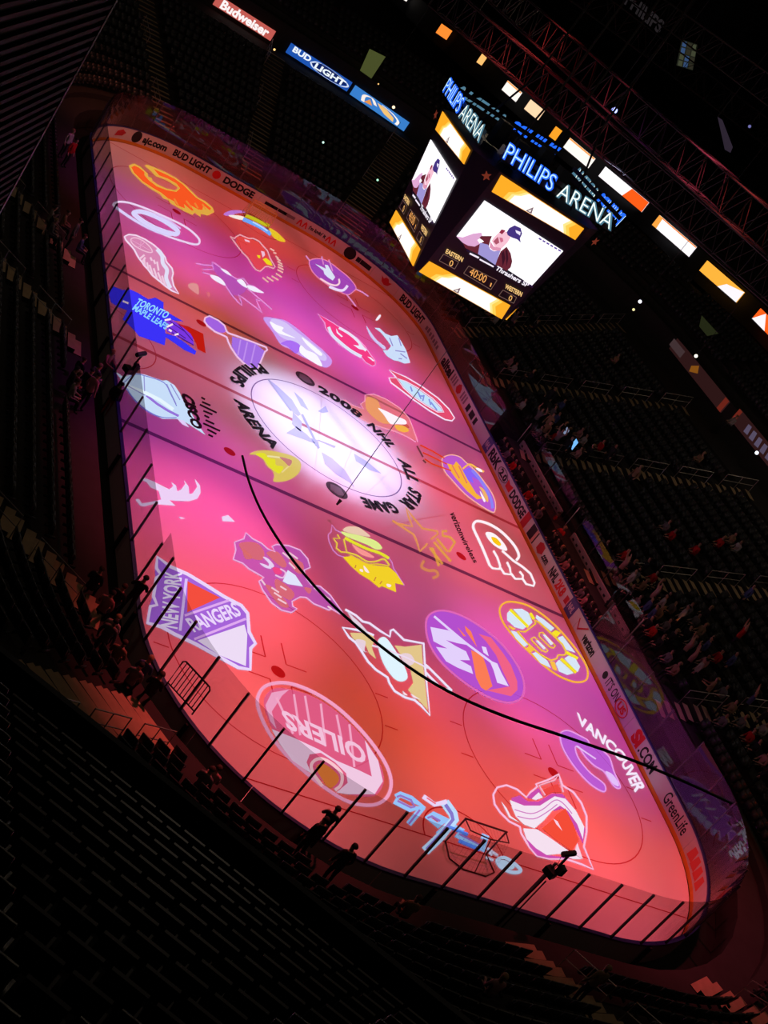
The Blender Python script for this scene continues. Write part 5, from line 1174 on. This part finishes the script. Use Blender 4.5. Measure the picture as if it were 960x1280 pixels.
# ---------------------------------------------------------------- equipment
def camera_rig(name, base, head, label, aim):
    r = tag(empty(name, tuple(base)), label, 'camera'); B = Vector(head) - Vector(base)
    MB().tube([(0, 0, 0), tuple(B * .86)], .04, 6).build('pole', M_BLK, r)
    MB().tube([(.22, .0, 0), tuple(B * .80 + Vector((.14, 0, 0)))], .025, 6).build('brace', M_BLK, r)
    MB().box(tuple(B * .88), (.40, .32, .24), .5).build('pan_head', M_BLK, r)
    MB().box(tuple(B * .88 + Vector((.1, .2, .28))), (.24, .18, .30), .2).build('bracket', M_BLK, r)
    MB().tube([tuple(B * .88 + Vector((0, .1, .3))), tuple(B * .9 + Vector((-.12, .22, .75))), tuple(B * .9 + Vector((-.08, .16, .76)))], .045, 6).build('tilt_arm', M_BLK, r)
    c = B * .9 + Vector((-.1, .15, .78)); a = Vector(aim).normalized()
    MB().tube([tuple(c - a * .28), tuple(c + a * .26)], .10, 8).build('lens_barrel', M_BLK, r)
    MB().tube([tuple(c), tuple(c + Vector((-.3, .1, -.3))), tuple(c + Vector((-.1, .1, -.7))), tuple(B * .8)], .012, 4).build('cable', M_BLK, r)
    return r
Pn = unx(668, 1106, 30.62); hd = unx(700, 1076, 30.62)
camera_rig('robotic_camera', (30.66, Pn[1], 0), (30.66, hd[1], hd[2] - .1), 'black robotic camera on a pole above the near glass', (-.3, 1, .15))
Pl = uny(143, 470, -13.12); hl = uny(172, 440, -13.12)
camera_rig('robotic_camera', (Pl[0] + 1.0, -13.12, 0), (hl[0] + .2, -13.12, hl[2] - .5), 'black pole camera over the left boards with a looping cable', (-.6, .6, .1))
cb = MB().tube(smooth([tuple(undist(u, v, t * .5)) for u, v, t in ((303, 570, 56), (312, 604, 54), (330, 645, 52), (360, 692, 50), (400, 740, 48), (440, 778, 46.5), (500, 826, 45), (560, 864, 44), (630, 895, 44), (710, 922, 44.5), (790, 950, 45.5), (860, 979, 46.5), (915, 1004, 47.5))], False, 5), .026, 7).build('hanging_cable', M_BLK); tag(cb, 'thick black cable sagging in the air across the near half of the ice', 'cable')
c2 = MB().tube([tuple(undist(428, 622, 60)), tuple(undist(500, 520, 66)), tuple(undist(563, 432, 72))], .022, 5).build('thin_cable', M_BLK); tag(c2, 'thin straight black cable over the white circle', 'cable')
p = undist(426, 625, 60); MB().tube([tuple(p), tuple(p + np.array([.04, -.05, -.28]))], .09, 7, .05).build('cable_weight', M_BLK, c2)
# crowd barrier by the near left corner
A, B = un(207, 857, 1.3), un(240, 893, 1.3)
A, B = Vector(tuple(A)), Vector(tuple(B)); r = tag(empty('crowd_barrier', tuple(A)), 'black barred crowd barrier standing behind the near left boards', 'barrier'); D = B - A; U = Vector((0, 0, 1.15))
MB().tube([(0, 0, 0), tuple(U * .93), tuple(U + D * .06), tuple(U + D * .94), tuple(D + U * .93), tuple(D)], .03, 6).build('frame', M_BLK, r)
MB().tube([tuple(U * .12), tuple(D + U * .12)], .025, 6).build('bottom_rail', M_BLK, r)
for k in range(1, 9): MB().tube([tuple(D * (k / 9) + U * .12), tuple(D * (k / 9) + U)], .018, 5).build('bar', M_BLK, r)
A, B = un(70, 800, 1.5), un(196, 845, 1.5)
# broadcast laptop glow and lit sign in the crowd
for u, v, w, h, col, lab in ((713, 562, .55, .7, (120, 190, 255), 'glowing blue screen held in the crowd behind the benches'), (845, 782, .62, .5, (255, 150, 90), 'glowing orange sign among the crowded rows'), (703, 546, .5, .5, (120, 130, 160), 'dim grey screen beside the glowing blue one'), (770, 742, .5, .35, (130, 190, 220), 'pale blue lit screen at the bench end')):
    x, y, d = hit(u, v, .9); z = zbowl(d) if d > 1.2 else 0
    r = tag(empty('lit_screen', (x, y, z), look_in(x, y) - .5), lab, 'screen')
    MB().box((0, 0, 1.0), (w, .05, h)).build('case', M_BLK, r); MB().box((0, -.028, 1.0), (w * .9, .008, h * .86)).build('display', light_mat(col, 1, 1.0), r); MB().box((0, 0, .38), (.12, .12, .76)).build('stand', M_BLK, r)
# ---------------------------------------------------------------- overhead rig
def truss(P, Q, s, label, n):
    P, Q = Vector(P), Vector(Q); D = (Q - P); d = D.normalized(); sd = d.cross(Vector((0, 0, 1))).normalized() * s; up = Vector((0, 0, s * 1.1))
    r = tag(empty('lighting_truss', tuple(P)), label, 'truss')
    cs = [sd * .5, sd * -.5, sd * .5 + up, sd * -.5 + up]
    for c in cs: MB().tube([tuple(c), tuple(D + c)], .055, 5).build('chord', M_TRUSS, r)
    mb = MB()
    for i in range(n):
        a, b = D * (i / n), D * ((i + 1) / n)
        for c0, c1 in ((0, 2), (1, 3), (0, 1), (2, 3)):
            x0, x1 = (c0, c1) if i % 2 else (c1, c0); mb.tube([tuple(a + cs[x0]), tuple(b + cs[x1])], .03, 4)
        mb.tube([tuple(a + cs[0]), tuple(a + cs[2])], .03, 4)
    tag(mb.build('brace', M_TRUSS, r), kind='stuff')
    for t in (.1, .5, .9): MB().tube([tuple(D * t + up), tuple(D * t + Vector((0, 0, 34 - P.z)))], .03, 4).build('hanger', M_BLK, r)
    return r
truss(tuple(un(545, 12, 17.7)), tuple(un(975, 392, 17.7)), 1.5, 'long dark lattice truss above the lit ribbon panels', 34)
truss(tuple(un(600, -10, 19.8)), tuple(un(985, 345, 19.8)), 1.5, 'second dark lattice truss further away under the roof', 36)
truss((-44, -10, 22.5), (-44, 50, 22.5), 1.6, 'third dark lattice truss near the far roof', 36)
truss((-64, 22, 25.0), (-6, 22, 25.0), 1.4, 'dark lattice truss running lengthwise above the right-hand stand', 36)
for (u, v, dist, rad, col, es, lab) in ((768, 138, 100, .22, (150, 160, 255), 3.0, 'bright blue white spot lamp in the dark upper stand'), (800, 377, 98, .13, (235, 240, 255), 2.0, 'small white lamp right of the scoreboard'), (792, 387, 98, .10, (235, 225, 160), 1.2, 'faint yellowish lamp beside the small white one'), (870, 445, 92, .12, (255, 250, 225), 2.0, 'small warm white lamp above the unlit ribbon panel'),
                                      (946, 566, 88, .12, (235, 240, 255), 2.0, 'small white lamp by the lettered ribbon panel'), (343, 62, 108, .09, (255, 200, 120), 1.5, 'tiny amber lamp left of the blue ribbon panel'), (492, 134, 108, .12, (255, 220, 170), 2.0, 'tiny amber lamp at the end of the blue ribbon panels'), (473, 105, 108, .06, (255, 200, 120), 1.2, 'tiny amber lamp above the blue ribbon panels'), (404, 178, 96, .08, (190, 255, 230), 1.5, 'tiny greenish light in the dark far seats'), (472, 225, 98, .08, (170, 255, 200), 1.5, 'tiny green light on the far stair'), (937, 158, 110, .12, (110, 110, 170), 1.0, 'dim violet lamp high in the dark')):
    P = undist(u, v, dist)
    r = tag(empty('spot_lamp', tuple(P)), lab, 'lamp'); a = Vector(CAM - P).normalized()
    if P[2] > 9: MB().tube([(0, 0, 0), (0, 0, 34 - P[2])], .02, 4).build('hanger', M_BLK, r)
    MB().tube([tuple(-a * rad * 2.2), tuple(a * rad * .5)], rad * 1.15, 8).build('housing', M_BLK, r); MB().tube([tuple(a * rad * .5), tuple(a * rad * .75)], rad, 10).build('lens', light_mat(col, 1, es, False), r)
# lit doorways and dim signs on the far and upper walls
def wall_panel(name, quad, dist, col, lab, cat, frame=True):
    P = [Vector(tuple(undist(u, v, dist) if dist < 150 else unx(u, v, -94.65))) for u, v in quad]; c = sum(P, Vector()) / len(P)
    r = tag(empty(name, tuple(c)), lab, cat); n = (P[1] - P[0]).cross(P[2] - P[0]).normalized()
    if n.dot(Vector(tuple(CAM)) - c) < 0: n = -n
    k = len(P); MB().add([tuple(p - c) for p in P] + [tuple(p - c - n * .15) for p in P], [tuple(range(k)), tuple(range(k, 2 * k))[::-1]] + [(i, (i + 1) % k, k + (i + 1) % k, k + i) for i in range(k)]).build('panel', light_mat(col), r)
    return r, P, c, n
wall_panel('lit_doorway', ((462, 61), (482, 71), (461, 103), (446, 97)), 112, (72, 78, 40), 'dim olive lit doorway above the blue ribbon panels', 'doorway')
wall_panel('lit_doorway', ((877, 394), (898, 417), (884, 420), (874, 408)), 95, (34, 38, 20), 'very dim green doorway above the right-hand stand', 'doorway')
r, P, c, n = wall_panel('lit_window', ((853, 50), (872, 56), (866, 88), (846, 82)), 200, (30, 32, 24), 'dim gridded window high in the dark on the upper right', 'window')
for i in range(3):
    for j in range(4):
        q = lambda a, b: (P[0] * (1 - a) * (1 - b) + P[1] * a * (1 - b) + P[2] * a * b + P[3] * (1 - a) * b) - c + n * .03
        a0, a1, b0, b1 = (i + .12) / 3, (i + .88) / 3, (j + .1) / 4, (j + .9) / 4
        MB().add([tuple(q(a0, b0)), tuple(q(a1, b0)), tuple(q(a1, b1)), tuple(q(a0, b1))], [(0, 1, 2, 3)]).build('pane', light_mat(((62, 66, 48), (50, 74, 112), (44, 42, 32))[(i + (1 if j < 2 else 0)) % 3]), r)
v_, f_ = path_verts('PHILIPS', [(780, 4), (824, 42)], (7, -14), (7, -14), 0, lambda u, v: unx(u, v, -94.7), .03)
tag(MB().add(v_, f_).build('wall_sign', light_mat((34, 30, 32))), 'dim grey wall lettering at the top of the view', 'sign')  # grey of the letters is emitted, not lit by lamps
r, P, c, n = wall_panel('hanging_banner', ((897, 146), (903, 150), (916, 184), (913, 191), (906, 187)), 108, (44, 36, 48), 'pale narrow banner hanging in the dark at upper right', 'banner')  # banner's dim tone is a glow put into its own surface
MB().tube([tuple(P[0] - c), (P[0].x - c.x, P[0].y - c.y, 34 - c.z)], .03, 4).build('cord', M_BLK, r)
# people that share a label: say which, counted from the left of the view
by = {}
for o in C.objects:
    if o.get('category') == 'person': by.setdefault(o['label'], []).append(o)
for lab, os_ in by.items():
    if len(os_) > 1:
        os_.sort(key=lambda o: proj(np.array(o.location))[0])
        for i, o in enumerate(os_): o['label'] = lab + ', %s from the left' % nth(i)
